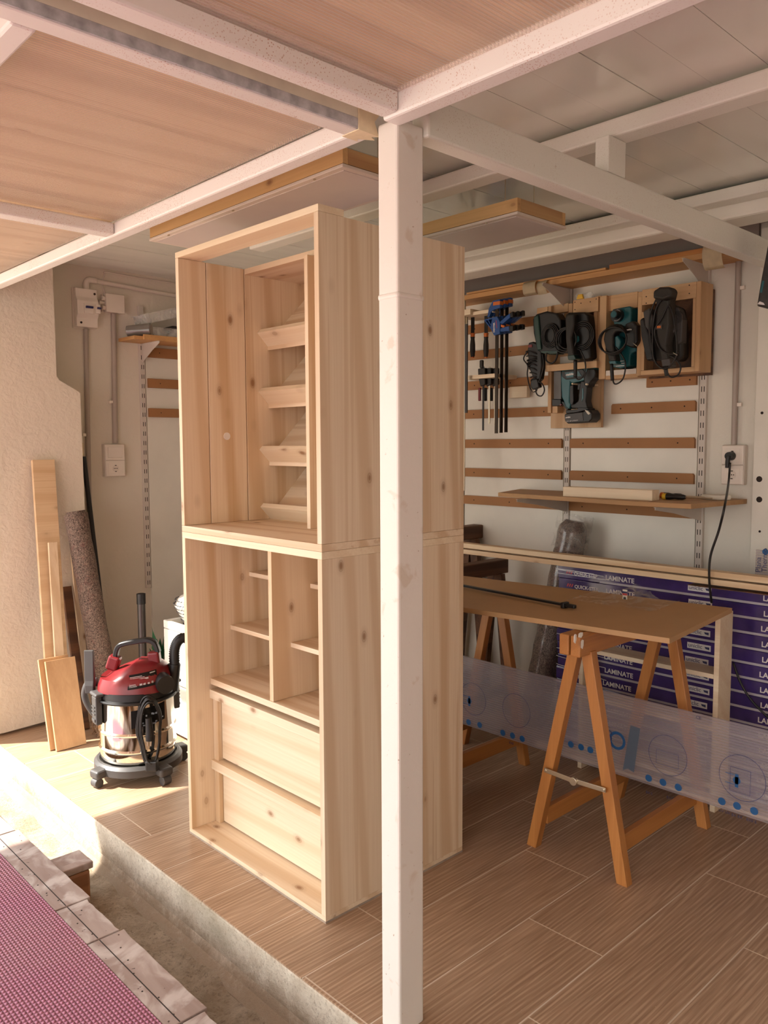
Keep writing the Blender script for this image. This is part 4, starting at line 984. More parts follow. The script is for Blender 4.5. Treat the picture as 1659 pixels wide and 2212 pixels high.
# the two black corded tools above
t = thing('jigsaw', 'black power tool with a large coiled cord, standing on the centre shelf', 'power tool', (3.37, 2.20, 1.80))
xf = 3.36
ob('body', facing([(1221, 680), (1228, 675), (1262, 674), (1270, 680), (1272, 702), (1274, 740), (1276, 772), (1270, 776), (1240, 777), (1228, 740), (1222, 705)], xf+.02, .06), blackp, t, bev=.008, seg=3)
ob('handle', facing([(1220, 684), (1226, 678), (1240, 677), (1240, 700), (1234, 730), (1240, 768), (1226, 770), (1221, 730)], xf-.02, .055), brownk, t, bev=.009, seg=3)
ob('handle_cap', facing([(1225, 768), (1240, 766), (1244, 775), (1238, 778), (1227, 777)], xf-.018, .05), dteal, t, bev=.003)
bm = nb(); q = P(1243, 734, 'x', xf+.008); prism(bm, [q+Vector((0, .004, .022)), q+Vector((0, -.012, .016)), q+Vector((0, -.014, -.004)), q+Vector((0, .001, -.02))], (.02, 0, 0)); ob('side_button', bm, plain('pale_teal', (.03, .17, .18), .4), t, bev=.002)
bm = nb()
for k_ in range(5):
    c = P(1221+2.5*k_, 735-k_*1.5, 'x', xf-.006+.004*k_)
    if k_ < 3: tube(bm, [c+Vector((0, (.062-.006*k_)*cos(a), (.060-.006*k_)*sin(a))) for a in [2*pi*j/18 for j in range(18)]], .0036, n=6, k=3, closed=True)
for k_ in range(4):
    c = P(1258, 725, 'x', xf+.008+.003*k_)
    tube(bm, [c+Vector((0, (.062-.008*k_)*cos(a), (.066-.008*k_)*sin(a))) for a in [2*pi*j/18 for j in range(18)]], .0034, n=6, k=3, closed=True)
ob('coiled_cord', bm, rubber, t, smooth=2)
cord([(1243, 778), (1243, 815)], xf-.012, .009, 'cord_guard', t)
cord([(1243, 815), (1250, 820), (1260, 812), (1265, 795), (1262, 775), (1253, 755)], xf-.012, .0036, par=t)
t = thing('jigsaw', 'dark green edged black power tool hanging left of the coiled cord', 'power tool', (3.37, 2.42, 1.80))
ob('body', facing([(1150, 690), (1158, 678), (1180, 672), (1202, 676), (1211, 690), (1212, 740), (1208, 762), (1178, 764), (1160, 758), (1152, 720)], xf+.015, .06), blackp, t, bev=.008, seg=3)
ob('green_side', facing([(1152, 684), (1162, 679), (1164, 700), (1169, 755), (1160, 757), (1156, 735), (1153, 705)], xf+.005, .05), dteal, t, bev=.006, seg=3)
ob('base_strip', facing([(1168, 758), (1206, 758), (1206, 764), (1180, 765), (1168, 762)], xf+.008, .05), dteal, t, bev=.003)
bm = nb(); c = P(1188, 725, 'x', xf+.008)
for k_ in range(4): tube(bm, [c+Vector((-.002*k_, (.050-.007*k_)*cos(a), (.058-.007*k_)*sin(a))) for a in [2*pi*j/18 for j in range(18)]], .0034, n=6, k=3, closed=True)
ob('coiled_cord', bm, rubber, t, smooth=2)
cord([(1181, 762), (1180, 778), (1190, 785), (1200, 778), (1205, 760)], xf-.0, .0042, par=t)
t = thing('rotary_tool', 'small black tool wrapped in its own cord, leftmost of the power tools', 'power tool', (3.40, 2.43, 1.66))
ob('body', facing([(1141, 740), (1150, 738), (1168, 745), (1170, 790), (1166, 818), (1156, 830), (1144, 800), (1138, 760)], xf+.02, .04), blackp, t, bev=.008, seg=3)
ob('red_button', facing([(1141, 745), (1149, 744), (1149, 750), (1141, 751)], xf+.016, .01), redp, t, bev=.001)
bm = nb()
for k_ in range(11):
    c = P(1153+(.6*k_), 762+k_*6.2, 'x', xf+.040); w = .040-.0015*k_
    tube(bm, [c+Vector((w*.9*cos(a), w*sin(a), .010*sin(a+k_)+.004*cos(2*a))) for a in [2*pi*j/12 for j in range(12)]], .0034, n=6, k=3, closed=True)
tube(bm, [P(a, b_, 'x', xf+.01) for a, b_ in ((1139, 760), (1131, 775), (1140, 790), (1139, 810), (1144, 835), (1150, 845), (1158, 845), (1160, 835), (1158, 818))], .0034, n=6)
tube(bm, [P(a, b_, 'x', xf+.01) for a, b_ in ((1158, 825), (1170, 828), (1176, 842), (1170, 855), (1160, 852), (1158, 838), (1168, 815), (1174, 790), (1172, 765))], .0034, n=6)
ob('cord', bm, rubber, t, smooth=2)
ob('plug', facing([(1147, 822), (1160, 818), (1164, 836), (1150, 842), (1145, 832)], xf+.004, .03), blackp, t, bev=.004)
bm = nb(); tube(bm, [P(1148, 838, 'x', xf), P(1151, 845, 'x', xf), P(1156, 843, 'x', xf)], .0015, n=5); ob('plug_pin', bm, zinc, t)
# small wooden block holder and clamps
ob('wood_block', pbox(3.49, 3.5185, 1100, 836, 1138, 858), birch, label='small pale wooden block on the wall behind the clamp bars', cat='block', bev=.001)
t = thing('clamp_rack', 'pale wooden ledge with dark jaws, holding the blue clamps', 'rack', (3.42, 2.78, 1.95), group='wooden clamp ledges on the tool wall')
ob('ledge', pbox(3.31, XB-.017, 975, 673.5, 1016, 679), birch, t, bev=.001)
ob('ledge', prism(nb(), [P(1016, 674, 'x', 3.31), P(1016, 680, 'x', 3.31), P(1016, 680, 'x', 3.31)+Vector((.03, 0, -.0)), P(1016, 674, 'x', 3.31)+Vector((.03, 0, 0))], (0, -.12, 0)), birch, t) if 0 else None
yL_, zL_ = yz(1016, 676, 3.31)
ob('long_ledge', bx(3.33, yL_-.135, zL_-.010, XB-.017, yL_-.001, zL_+.008), birch, t, bev=.001)
t = thing('clamp_rack', 'small pale wooden ledge holding the small clamps, below the blue ones', 'rack', (3.42, 2.78, 1.69), group='wooden clamp ledges on the tool wall')
yl_, zl_ = yz(1005, 816, 3.33)
ob('ledge', bx(3.33, yl_-.20, zl_-.010, XB-.017, yl_, zl_+.010), birch, t, bev=.001)
def barclamp(i, dx, lab, y, ztop, zbot, cx_):
    t = thing('quick_clamp', lab, 'clamp', (cx_, y, zbot), group='blue quick clamps hanging on the tool wall')
    ob('bar', bx(cx_-.003, y-.009, zbot, cx_+.003, y+.009, ztop-.01), plain('bar_steel', (.05, .038, .03), .35, 1) if i == 0 else bpy.data.materials['bar_steel'], t)
    return t
xc = 3.335; y0, zt_ = yz(1076, 652, xc); _, zb_ = yz(1083, 935, xc); yq_, zq_ = yz(1078, 705, xc)
for i in range(3):
    x_ = xc+.0+.030*i; yy, _ = yz(1073+10.5*i, 800, x_); zb = yz(1080, 936-1*i, x_)[1]; zt_ = yz(1070, 648, x_)[1]
    t = barclamp(i, 0, ['nearest blue quick clamp with orange marked head and two handles', 'second blue quick clamp, bar in the middle of the three', 'third blue quick clamp, bar nearest the power tools'][i], yy, zt_, zb, x_)
    zq = yz(1078, 705, x_)[1]; sgn = 1
    ob('fixed_jaw', prism(nb(), [(x_-.013, yy+.055, zt_-.085), (x_-.013, yy+.045, zt_-.040), (x_-.013, yy+.018, zt_-.004), (x_-.013, yy-.028, zt_-.002), (x_-.013, yy-.028, zt_-.045), (x_-.013, yy+.012, zt_-.050), (x_-.013, yy+.030, zt_-.058), (x_-.013, yy+.043, zt_-.085)], (.026, 0, 0)), blue, t, bev=.002)
    ob('orange_pad', bx(x_-.015, yy-.029, zt_-.030, x_+.014, yy+.015, zt_-.012), orange, t)
    b0 = ob('sliding_body', prism(nb(), [(x_-.0135, yy+.022, zq+.048), (x_-.0135, yy-.010, zq+.050), (x_-.0135, yy-.030, zq+.020), (x_-.0135, yy-.028, zq-.040), (x_-.0135, yy+.010, zq-.045), (x_-.0135, yy+.035, zq-.005), (x_-.0135, yy+.022, zq+.048)][:6], (.027, 0, 0)), blue, t, bev=.003)
    bm = nb(); 
    beam(bm, (x_, yy+.022, zq+.044), (x_, yy+.075, zq+.040), .022, .007); beam(bm, (x_, yy+.075, zq+.042), (x_, yy+.030, zq-.008), .022, .006); beam(bm, (x_, yy+.052, zq+.040), (x_, yy+.034, zq+.012), .022, .005)
    ob('sliding_jaw', bm, blue, t, bev=.001)
    bm = nb(); prism(bm, [(x_-.011, yy-.022, zq+.018), (x_-.011, yy-.090, zq+.058), (x_-.011, yy-.092, zq+.034), (x_-.011, yy-.040, zq+.005)], (.022, 0, 0)); ob('upper_handle', bm, blue, t, bev=.004, seg=3)
    bm = nb(); prism(bm, [(x_-.011, yy-.088, zq+.058), (x_-.011, yy-.108, zq+.064), (x_-.011, yy-.110, zq+.036), (x_-.011, yy-.092, zq+.034)], (.022, 0, 0)); ob('handle_tip', bm, blackp, t, bev=.004)
    bm = nb(); prism(bm, [(x_-.010, yy-.026, zq-.012), (x_-.010, yy-.085, zq-.006), (x_-.010, yy-.087, zq-.032), (x_-.010, yy-.026, zq-.030)], (.020, 0, 0)); ob('lower_handle', bm, blue, t, bev=.004, seg=3)
    bm = nb(); prism(bm, [(x_-.010, yy-.084, zq-.004), (x_-.010, yy-.110, zq-.006), (x_-.010, yy-.110, zq-.032), (x_-.010, yy-.087, zq-.034)], (.020, 0, 0)); ob('handle_tip', bm, blackp, t, bev=.004)
    bm = nb(); prism(bm, [(x_-.0115, yy-.034, zq+.006), (x_-.0115, yy-.058, zq-.003), (x_-.0115, yy-.050, zq-.012), (x_-.0115, yy-.034, zq-.006)], (.010, 0, 0)); ob('release_lever', bm, orange, t)
    if i == 0:
        text('DEXTER', .0135, (x_-.0139, yy+.004, zq-.030), ZU, (0, 1, 0), printw, b0, bold=.0006)
        bm = nb(); beam(bm, (x_-.0138, yy-.004, zq+.03), (x_-.0138, yy-.010, zq-.01), .0006, .003, (0, 1, 0)); ob('red_swoosh', bm, printr, b0)
# chisels / screwdrivers with orange ends
for i, (a, lab) in enumerate(((1021, 'left dark chisel with orange ring on its handle, under the clamp ledge'), (1050, 'right dark chisel with orange ring on its handle, under the clamp ledge'))):
    t = thing('chisel', lab, 'chisel', P(a, 700, 'x', 3.40), group='dark handled chisels hanging under the clamp ledge')
    x_ = 3.40; y_ = P(a, 740, 'x', x_).y; zz = lambda v: P(a, v, 'x', x_).z
    bm = nb(); lathe(bm, [(0, zz(772)), (.010, zz(771)), (.012, zz(766)), (.0145, zz(758)), (.014, zz(745)), (.0105, zz(732)), (.0125, zz(728))], (x_, y_), 16); ob('handle', bm, brownk, t, smooth=True)
    bm = nb(); lathe(bm, [(.0122, zz(728)+.0003), (.0118, zz(724)), (.014, zz(720))], (x_, y_), 16); ob('orange_ferrule', bm, orange, t, smooth=True)
    bm = nb(); lathe(bm, [(0, zz(773.5)), (.0085, zz(773)), (.0095, zz(771.3))], (x_, y_), 16); ob('orange_cap', bm, orange, t, smooth=True)
    bm = nb(); box(bm, x_-.002, y_-.011, zz(719.6), x_+.002, y_+.011, zz(672)); ob('blade', bm, blackp, t)
# small clamps on second ledge
for i, (a, zb, m_, lab) in enumerate(((1044, 930, blackp, 'small black clamp with upright grip, left of the clamp bars'), (1057, 915, zinc, 'small steel clamp with pale bar hanging from the lower ledge'), (1070, 918, zinc, 'second small steel clamp hanging close to the long clamp bars'))):
    x_ = 3.36+.02*i; y_ = P(a, 850, 'x', x_).y; zt_ = P(a, 800, 'x', x_).z; zz = P(a, zb, 'x', x_).z
    t = thing('small_clamp', lab, 'clamp', (x_, y_, zz), group='small clamps on the lower ledge')
    ob('bar', bx(x_-.002, y_-.005, zz, x_+.002, y_+.005, zt_+.02), m_, t)
    ob('head', prism(nb(), [(x_-.012, y_+.030, zt_+.010), (x_-.012, y_-.018, zt_+.012), (x_-.012, y_-.020, zt_-.075), (x_-.012, y_+.012, zt_-.085), (x_-.012, y_+.028, zt_-.030)], (.024, 0, 0)), brownk, t, bev=.005, seg=3)
    if i == 0: ob('grip', bx(x_-.009, y_+.002, zt_+.012, x_+.009, y_+.022, zt_+.055), brownk, t, bev=.006, seg=3)
    ob('screw_handle', bx(x_-.006, y_+.018, zt_-.16, x_+.006, y_+.032, zt_-.09), redp if i == 0 else blackp, t, bev=.004)
# steel bars and rods at the left
for a, w, z0_, z1_, m_, lab in ((1002, .010, 1060, 650, zinc, 'long pale steel bar hanging at the cabinet edge, longest one'), (997, .011, 892, 690, brownk, 'dark steel clamp bar hanging at the cabinet edge'), (1007, .010, 892, 700, greyp, 'second dark steel clamp bar beside the cabinet edge'), (1008, .006, 770, 680, zinc, 'short bright steel bar above the dark clamp bars')):
    x_ = 3.32+(.0 if a > 1000 else .04)+(.02 if a == 1002 else 0)+(.05 if a == 1008 else 0)-(.0 if a != 1007 else .02); y_ = P(a, 850, 'x', x_).y
    ob('hanging_bar', bx(x_-.004, y_-w/1.2, P(a, z0_, 'x', x_).z, x_+.004, y_+w/1.2, P(a, z1_, 'x', x_).z), m_, label=lab, cat='bar', bev=.001)

# ---------------------------------------------- electrics, right
def outlet(c, n, w, h, lab, plug=False, sw=False):
    "double surface box facing direction n (unit, axis) centred at c"
    c = Vector(c); nrm = Vector(n); rgt = ZU.cross(nrm).normalized()
    t = thing('wall_socket', lab, 'socket', c-ZU*h/2)
    def B(u0, v0, u1, v1, d0, d1, bm=None):
        o = c+rgt*u0+ZU*v0+nrm*d0; return para(bm or nb(), o, rgt*(u1-u0), ZU*(v1-v0), nrm*(d1-d0))
    ob('back_box', B(-w/2, -h/2, w/2, h/2, 0, .035), ivory2, t, bev=.004)
    for k_, kind in ((1, 'switch' if sw else 'socket'), (-1, 'socket')):
        v0 = 0.001 if k_ == 1 else -h/2+.002; v1 = h/2-.002 if k_ == 1 else -.001
        f = ob('frame', B(-w/2+.002, v0, w/2-.002, v1, .0352, .042), ivory, t, bev=.003)
        m0, m1 = v0+.014, v1-.014
        pp = ob('rocker' if kind == 'switch' else 'insert', B(-w/2+.016, m0, w/2-.016, m1, .0422, .0465 if kind == 'switch' else .0435), ivory, t, bev=.002)
        if kind == 'socket':
            cc = c+ZU*((v0+v1)/2)+nrm*.0436; bm = nb()
            cyl(bm, cc, cc+nrm*.0006, .019, n=28); ob('socket_well', bm, ivory2, pp)
            bm = nb()
            for s in (-1, 0, 1):
                if s or 1: cyl(bm, cc+rgt*s*.0085+nrm*.0006, cc+rgt*s*.0085+nrm*.0012, .0026, n=10)
            for s in (-1, 1): q = cc+ZU*s*.0165+nrm*.0006; para(bm, q-rgt*.005-ZU*.002, rgt*.010, ZU*.004, nrm*.0006)
            ob('socket_hole', bm, slotm, pp)
    return t
so = outlet((XW-.0005, 1.512, 1.322), (-1, 0, 0), .098, .172, 'ivory double wall socket with a black plug, right of the tool wall')
t = thing('power_cable', 'black cable running from the plugged socket down behind the long battens', 'cable', P(1580, 985, 'x', 3.49))
bm = nb(); q = P(1580, 985, 'x', 3.505); cyl(bm, q, q+Vector((-.03, 0, 0)), .0195, .017, n=24); ob('plug', bm, blackp, t, smooth=True)
bm = nb(); tube(bm, [q+Vector((-.028, 0, 0)), q+Vector((-.03, .002, -.02)), q+Vector((-.028, .003, -.05))], .010, n=10); ob('plug_grip', bm, blackp, t, smooth=2)
bm = nb(); tube(bm, [P(1577, 1000, 'x', 3.475), P(1572, 1060, 'x', 3.05), P(1556, 1140, 'x', 3.045), P(1534, 1205, 'x', 3.05), P(1532, 1250, 'x', 3.06), P(1537, 1300, 'x', 3.1)], .0048, n=8) if 0 else tube(bm, [P(1577, 1000, 'x', 3.475), P(1574, 1040, 'x', 3.42), P(1567, 1085, 'x', 3.085), P(1553, 1145, 'x', 3.075), P(1535, 1200, 'x', 3.08), P(1532, 1250, 'x', 3.09), P(1537, 1302, 'x', 3.12)], .0048, n=8)
ob('cable', bm, rubber, t, smooth=2)
bm = nb(); tube(bm, [P(1584, 1432, 'x', 3.17), P(1600, 1475, 'x', 3.165), P(1625, 1515, 'x', 3.165), P(1670, 1560, 'x', 3.165)], .0045, n=8); ob('cable', bm, rubber, label='thin black cable hanging in front of the laminate packs at the right edge', cat='cable', smooth=2)
def conduit(p0, p1, r, lab, clips=(), m=greypipe, axis='x', bend=None):
    t = thing('conduit', lab, 'conduit', p1 if Vector(p1).z < Vector(p0).z else p0)
    bm = nb(); cyl(bm, p0, p1, r, n=18); ob('pipe', bm, m, t, smooth=True)
    for k_ in clips:
        q = Vector(p0).lerp(Vector(p1), k_); bm = nb()
        if axis == 'x': box(bm, q.x-r*.4, q.y-r*2.4, q.z-.008, q.x+r, q.y-r*.6, q.z+.008)
        else: box(bm, q.x-r*2.2, q.y-r*.4, q.z-.008, q.x-r*.6, q.y+r, q.z+.008)
        ob('clip', bm, ivory, t, bev=.002)
    return t
conduit((XW-.0125, 1.525, 2.196), (XW-.0125, 1.520, 1.409), .012, 'grey conduit running down to the right wall socket', (.15, .78))
# dark object at the upper right edge, leftover sheet
t = thing('hanging_case', 'scuffed black and teal case hanging at the upper right edge', 'case', (3.05, 1.17, 1.90))
bm = nb(); prism(bm, [P(1634, 661, 'x', 3.0), P(1663, 668, 'x', 3.0), P(1680, 500, 'x', 3.0), P(1661, 512, 'x', 3.0), P(1644, 600, 'x', 3.0)], (.14, 0, 0)); ob('case', bm, plain('scuffed_black', (.02, .016, .014), .35, var=.5, vs=60, coat=.4), t, bev=.006)
bm = nb(); prism(bm, [P(1641.5, 632, 'x', 2.9985), P(1646, 632, 'x', 2.9985), P(1651, 607, 'x', 2.9985), P(1646.5, 606, 'x', 2.9985)], (.0014, 0, 0)); ob('teal_patch', bm, teal, t)
bm = nb(); prism(bm, [P(1636, 657, 'x', 2.9985), P(1652, 659, 'x', 2.9985), P(1649, 654, 'x', 2.9985), P(1641, 651, 'x', 2.9985)], (.0014, 0, 0)); ob('white_mark', bm, printw, t)
bm = nb(); tube(bm, [(3.07, 1.15, 2.12), (3.075, 1.16, 2.2), (3.08, 1.16, 2.31)], .006, n=8); ob('hook', bm, blackp, t)
t = thing('sheet_offcut', 'piece of ribbed plastic sheet with blue print leaning at the right edge', 'sheet', (3.30, 1.2, .85))
ob('sheet', bx(3.33, .85, npk*hp+.0035, 3.34, P(1632, 1210, 'x', 3.33).y, P(1640, 1188, 'x', 3.33).z), pcsheet, t)
text('Plana', .03, P(1643, 1237, 'x', 3.329), ZU, (0, 1, 0), printn, t); text('Thermo', .03, P(1656, 1237, 'x', 3.329), ZU, (0, 1, 0), printn, t)
bm = nb(); q = P(1653, 1192, 'x', 3.329); cyl(bm, q, q+Vector((.0008, 0, 0)), .012, n=20); ob('printed_dot', bm, printb, t)

# ============================================================ left wall
conduit((1.868, YW-.013, 2.04), (1.836, YW-.013, .02), .0125, 'grey conduit running down from the fuse box', (.28,), axis='y')
conduit((2.026, YW-.013, 2.135), (2.013, YW-.013, 1.43), .0145, 'grey conduit between the junction box and the light switch', (.68,), axis='y')
t = conduit((1.915, YW-.012, 2.298), (2.62, YW-.012, 2.268), .0115, 'stained cream conduit running right under the ceiling', (), ivory2, 'y')
bm = nb(); tube(bm, [(1.878, YW-.012, 2.245), (1.878, YW-.012, 2.275), (1.884, YW-.012, 2.292), (1.90, YW-.012, 2.299), (1.935, YW-.012, 2.298)], .0155, n=12); ob('elbow', bm, ivory, t, smooth=2)
bm = nb(); cyl(bm, (1.945, YW-.012, 2.19), (1.985, YW-.012, 2.187), .012, n=14); ob('elbow', bm, ivory2, t, smooth=True)
t = thing('fuse_box', 'small ivory fuse box with dark breaker switches on the left wall', 'fuse box', (1.86, YW-.03, 2.045))
fx0, fx1, fz0, fz1 = 1.806, 1.922, 2.045, 2.245
ob('base', bx(fx0-.006, YW-.012, fz0-.006, fx1+.004, YW-.0005, fz1+.006), ivory2, t, bev=.003)
ob('cover', prism(nb(), [(fx0, YW-.0125, fz0), (fx0, YW-.045, fz0), (fx0, YW-.045, fz0+.045), (fx0, YW-.062, fz0+.065), (fx0, YW-.062, fz0+.135), (fx0, YW-.045, fz0+.155), (fx0, YW-.045, fz1), (fx0, YW-.0125, fz1)], (fx1-fx0, 0, 0)), ivory, t, bev=.003)
m_ = ob('breaker', bx(1.840, YW-.070, 2.115, 1.888, YW-.0625, 2.165), ivory, t, bev=.001)
ob('switch_lever', bx(1.846, YW-.082, 2.140, 1.884, YW-.0705, 2.151), navy, m_, bev=.001)
m_ = ob('breaker', bx(1.902, YW-.074, 2.117, 1.926, YW-.0625, 2.165), ivory, t, bev=.001)
ob('switch_lever', bx(1.906, YW-.086, 2.140, 1.925, YW-.0745, 2.149), navy, m_, bev=.001)
bm = nb()
for a, c_ in ((1.908, 2.222), (1.830, 2.066)): cyl(bm, (a, YW-.047, c_), (a, YW-.0448, c_), .006, n=14)
ob('screw', bm, slotm, t)
t = thing('junction_box', 'square ivory junction box on the left wall beside the fuse box', 'junction box', (2.01, YW-.02, 2.135))
ob('cover', bx(1.972, YW-.045, 2.137, 2.078, YW-.010, 2.236), ivory2, t, bev=.003)
ob('base', bx(1.962, YW-.0095, 2.14, 2.07, YW-.0005, 2.233), ivory2, t, bev=.002)
for z_ in (2.16, 2.21): ob('grommet', cyl(nb(), (1.955, YW-.027, z_), (1.9715, YW-.027, z_), .012, n=16), ivory2, t, smooth=True)
outlet((1.996, YW-.0005, 1.335), (0, -1, 0), .115, .178, 'ivory light switch above a socket on the left stucco wall', sw=True)
bm = nb(); tube(bm, [(1.985, YW-.006, 2.236), (1.97, YW-.006, 2.29), (1.985, YW-.006, 2.34), (2.0, YW-.008, 2.355), (2.2, YW-.006, 2.35), (2.6, YW-.006, 2.348)], .0032, n=6)
ob('wall_cable', bm, ivory2, label='thin cream cable looping from the junction box along the ceiling edge', cat='cable', smooth=2)
standard(2.185, .60, 2.195, 'slotted shelf standard on the left wall, beside the cabinet', 'y')
ob('trim_7', bx(2.205, YW-.015, .02, XW-.02, YW, 1.90+.25), white, kind='structure')
for z_, h_, nm_ in ((1.94, .055, 'upper, just under the small shelf'), (1.768, .052, 'middle'), (1.602, .050, 'lower')):
    t = thing('wall_batten', 'brown batten on the left wall beside the cabinet, '+nm_, 'batten', (2.4, YW-.03, z_-h_/2), group='brown fibreboard battens screwed to the white wall panels')
    ob('strip', bx(2.212, YW-.032, z_-h_/2, 2.95, YW-.0155, z_+h_/2), mdf, t, bev=.002)
    bm = nb(); cyl(bm, (2.285, YW-.0328, z_), (2.285, YW-.0318, z_), .003, n=10); ob('screw_head', bm, slotm, t)
bracket(2.183, 1.984, .20, .105, 'beige bracket under the small shelf on the left wall', 'y')
bm = nb(); prism(bm, [(2.046, YW-.0205, 1.985), (2.05, 4.10, 1.985), (2.95, 4.10, 1.985), (2.95, YW-.0205, 1.985)], (0, 0, .018))
t = thing('wall_shelf', 'small orange wooden shelf on the left wall with clear plastic trays on it', 'shelf', (2.4, 4.2, 1.985))
ob('board', bm, shelfw, t, bev=.001)
ob('front_strip', bx(2.10, 4.085, 1.985, 2.95, 4.0995, 2.012), shelfw, t, bev=.001)
def tray(x0, y0, z0, w, d, h, tilt, lab):
    t = thing('plastic_tray', lab, 'tray', (x0, y0, z0), group='clear plastic trays on the small shelf')
    bm = nb(); th = .003
    box(bm, x0, y0, z0, x0+w, y0+d, z0+th); box(bm, x0, y0, z0+th, x0+w, y0+th, z0+h); box(bm, x0, y0+d-th, z0+th, x0+w, y0+d, z0+h); box(bm, x0, y0+th, z0+th, x0+th, y0+d-th, z0+h); box(bm, x0+w-th, y0+th, z0+th, x0+w, y0+d-th, z0+h)
    box(bm, x0-.012, y0-.012, z0+h, x0+w+.012, y0, z0+h+.003); box(bm, x0-.012, y0, z0+h, x0, y0+d, z0+h+.003)
    bmesh.ops.rotate(bm, verts=bm.verts, cent=(x0, y0, z0), matrix=Matrix.Rotation(tilt, 3, 'Y'))
    ob('tray', bm, clearbin, t)
tray(2.12, 4.13, 2.004, .42, .13, .055, 0, 'lowest clear plastic tray on the small left shelf')
tray(2.14, 4.12, 2.075, .40, .14, .05, -.28, 'tilted clear plastic tray leaning up on the others')
t = thing('tape_tube', 'grey plastic tube end lying on the small left shelf', 'tube', (2.13, 4.12, 2.004))
bm = nb(); cyl(bm, (2.155, 4.115, 2.043), (2.06, 4.20, 2.036), .038, .028, n=24); ob('tube', bm, plain('smoked_tube', (.18, .16, .14), .25, coat=.6), t, smooth=True)
bm = nb(); cyl(bm, (2.1552, 4.1148, 2.043), (2.158, 4.112, 2.043), .030, n=24); ob('opening', bm, plain('tube_inside', (.36, .31, .26), .5), t)
ob('hand_tool', bx(2.22, 4.14, 2.0085, 2.53, 4.25, 2.042), blackp, label='dark tool inside the clear tray on the small left shelf', cat='tool', bev=.01)
ob('hand_tool', bx(2.30, 4.15, 2.0425, 2.56, 4.26, 2.085), brownk, label='rounded dark part lying above the dark tool on the small left shelf', cat='tool', bev=.015)

# ============================================================ boards and roll leaning on the pier
def lean(name, bl, w, top, th, m, lab, cat='board', grp=None, dirx=None):
    bl, top = Vector(bl), Vector(top); wv = Vector(dirx or (1, 0, 0)).normalized()*w; up = top-bl; n = wv.cross(up).normalized()
    if n.y < 0: n = -n
    bm = nb(); para(bm, bl, wv, n*th, up)
    mz = min(v.co.z for v in bm.verts)
    bmesh.ops.translate(bm, verts=bm.verts, vec=(0, 0, -mz))
    return ob(name, bm, m, label=lab, cat=cat, bev=.001, group=grp)
paleb = wood('leaning_spruce', (.74, .54, .33), (.55, .33, .16), 'X', .6, contrast=.4)
lean('board', (1.425, 3.83, 0), .108, (1.482, 4.07, 1.345), .022, paleb, 'tall wide spruce board leaning on the stucco wall, tallest one', grp='boards leaning on the stucco pier')
lean('board', (1.46, 3.80, 0), .042, (1.505, 3.965, .945), .016, wood('leaning_pale', (.78, .60, .40), (.62, .42, .24), 'Z', 0), 'narrow pale board leaning in front of the tallest board', grp='boards leaning on the stucco pier')
lean('board', (1.60, 3.89, 0), .045, (1.605, 4.065, .70), .018, darkw, 'short dark brown board leaning between the spruce board and the felt roll', grp='boards leaning on the stucco pier')
lean('board', (1.665, 3.985, 0), .035, (1.66, 4.075, .86), .016, pine['Z'], 'thin spruce strip leaning beside the dark board', grp='boards leaning on the stucco pier')
lean('board', (1.712, 3.99, 0), .05, (1.702, 4.08, .62), .010, greyw, 'grey rough board standing under the felt roll', grp='boards leaning on the stucco pier')
tlB = P(98, 1431, 'y', 3.80); blB = P(123, 1625, 'z', 0)
lean('board', blB, .142, tlB, .014, laminat, 'short wide honey coloured board leaning in front, front one of two', grp='boards leaning on the stucco pier', dirx=(1, .02, 0))
lean('board', blB+Vector((-.018, .032, 0)), .142, tlB+Vector((-.022, .026, .008)), .014, laminat, 'short wide honey coloured board leaning in front, rear one of two', grp='boards leaning on the stucco pier', dirx=(1, .02, 0))
t = thing('felt_roll', 'brown felt roll leaning in the left corner beside the boards', 'roll', (1.70, 3.9, 0))
p0, p1 = Vector((1.752, 3.86, .0)), Vector((1.652, 3.985, 1.078)); dd = p1-p0; u, v = frame(dd); bm = nb()
rings = [[p0+dd*(i/24)+(u*cos(a)+v*sin(a))*(.056*(1+.03*sin(i*1.3+2*a))) for a in [2*pi*j/30 for j in range(30)]] for i in range(25)]
skin(bm, rings)
for vv in bm.verts: vv.co.z = max(vv.co.z, .001)
ob('roll', bm, felt, t, smooth=True)
bm = nb(); cyl(bm, p0+dd*.99-u*.004, p0+dd*1.012-u*.004, .046, n=24); ob('inner_layer', bm, felt, t)
bm = nb(); tube(bm, [(1.895, 4.17, .02), (1.835, 4.185, .8), (1.792, 4.195, 1.36)], .013, n=12); ob('black_pole', bm, blackp, label='black pole leaning in the slot beside the stucco pier', cat='pole', smooth=True)
ob('pole_sleeve', bx(1.770, 4.205, 1.362, 1.800, 4.235, 1.43), plain('yellowed', (.66, .55, .36), .6), label='yellowed block above the black pole beside the stucco pier', cat='block', bev=.003)
# mop
t = thing('mop', 'brown cotton mop head lying in the corner behind the vacuum cleaner', 'mop', (1.67, 3.80, 0))
bm = nb(); rnd = random.Random(5)
for i in range(46):
    c = Vector((1.675+.05*rnd.uniform(-1, 1), 3.745+.03*rnd.uniform(-1, 1), .005)); a = rnd.uniform(0, 6.3); pts = []
    zt_ = rnd.uniform(.05, .13)
    for k_ in range(6): pts.append(c+Vector((.02*rnd.uniform(-1, 1)+.03*cos(a)*(k_-2)/3, .02*rnd.uniform(-1, 1)+.02*sin(a)*(k_-2)/3, .004+zt_*(1-abs(k_-2.5)/2.6)*rnd.uniform(.7, 1.1))))
    for q in pts: q.z = max(q.z, .004)
    tube(bm, pts, .0034, n=5, k=3)
ob('strands', bm, mopm, t, smooth=2, kind='stuff')

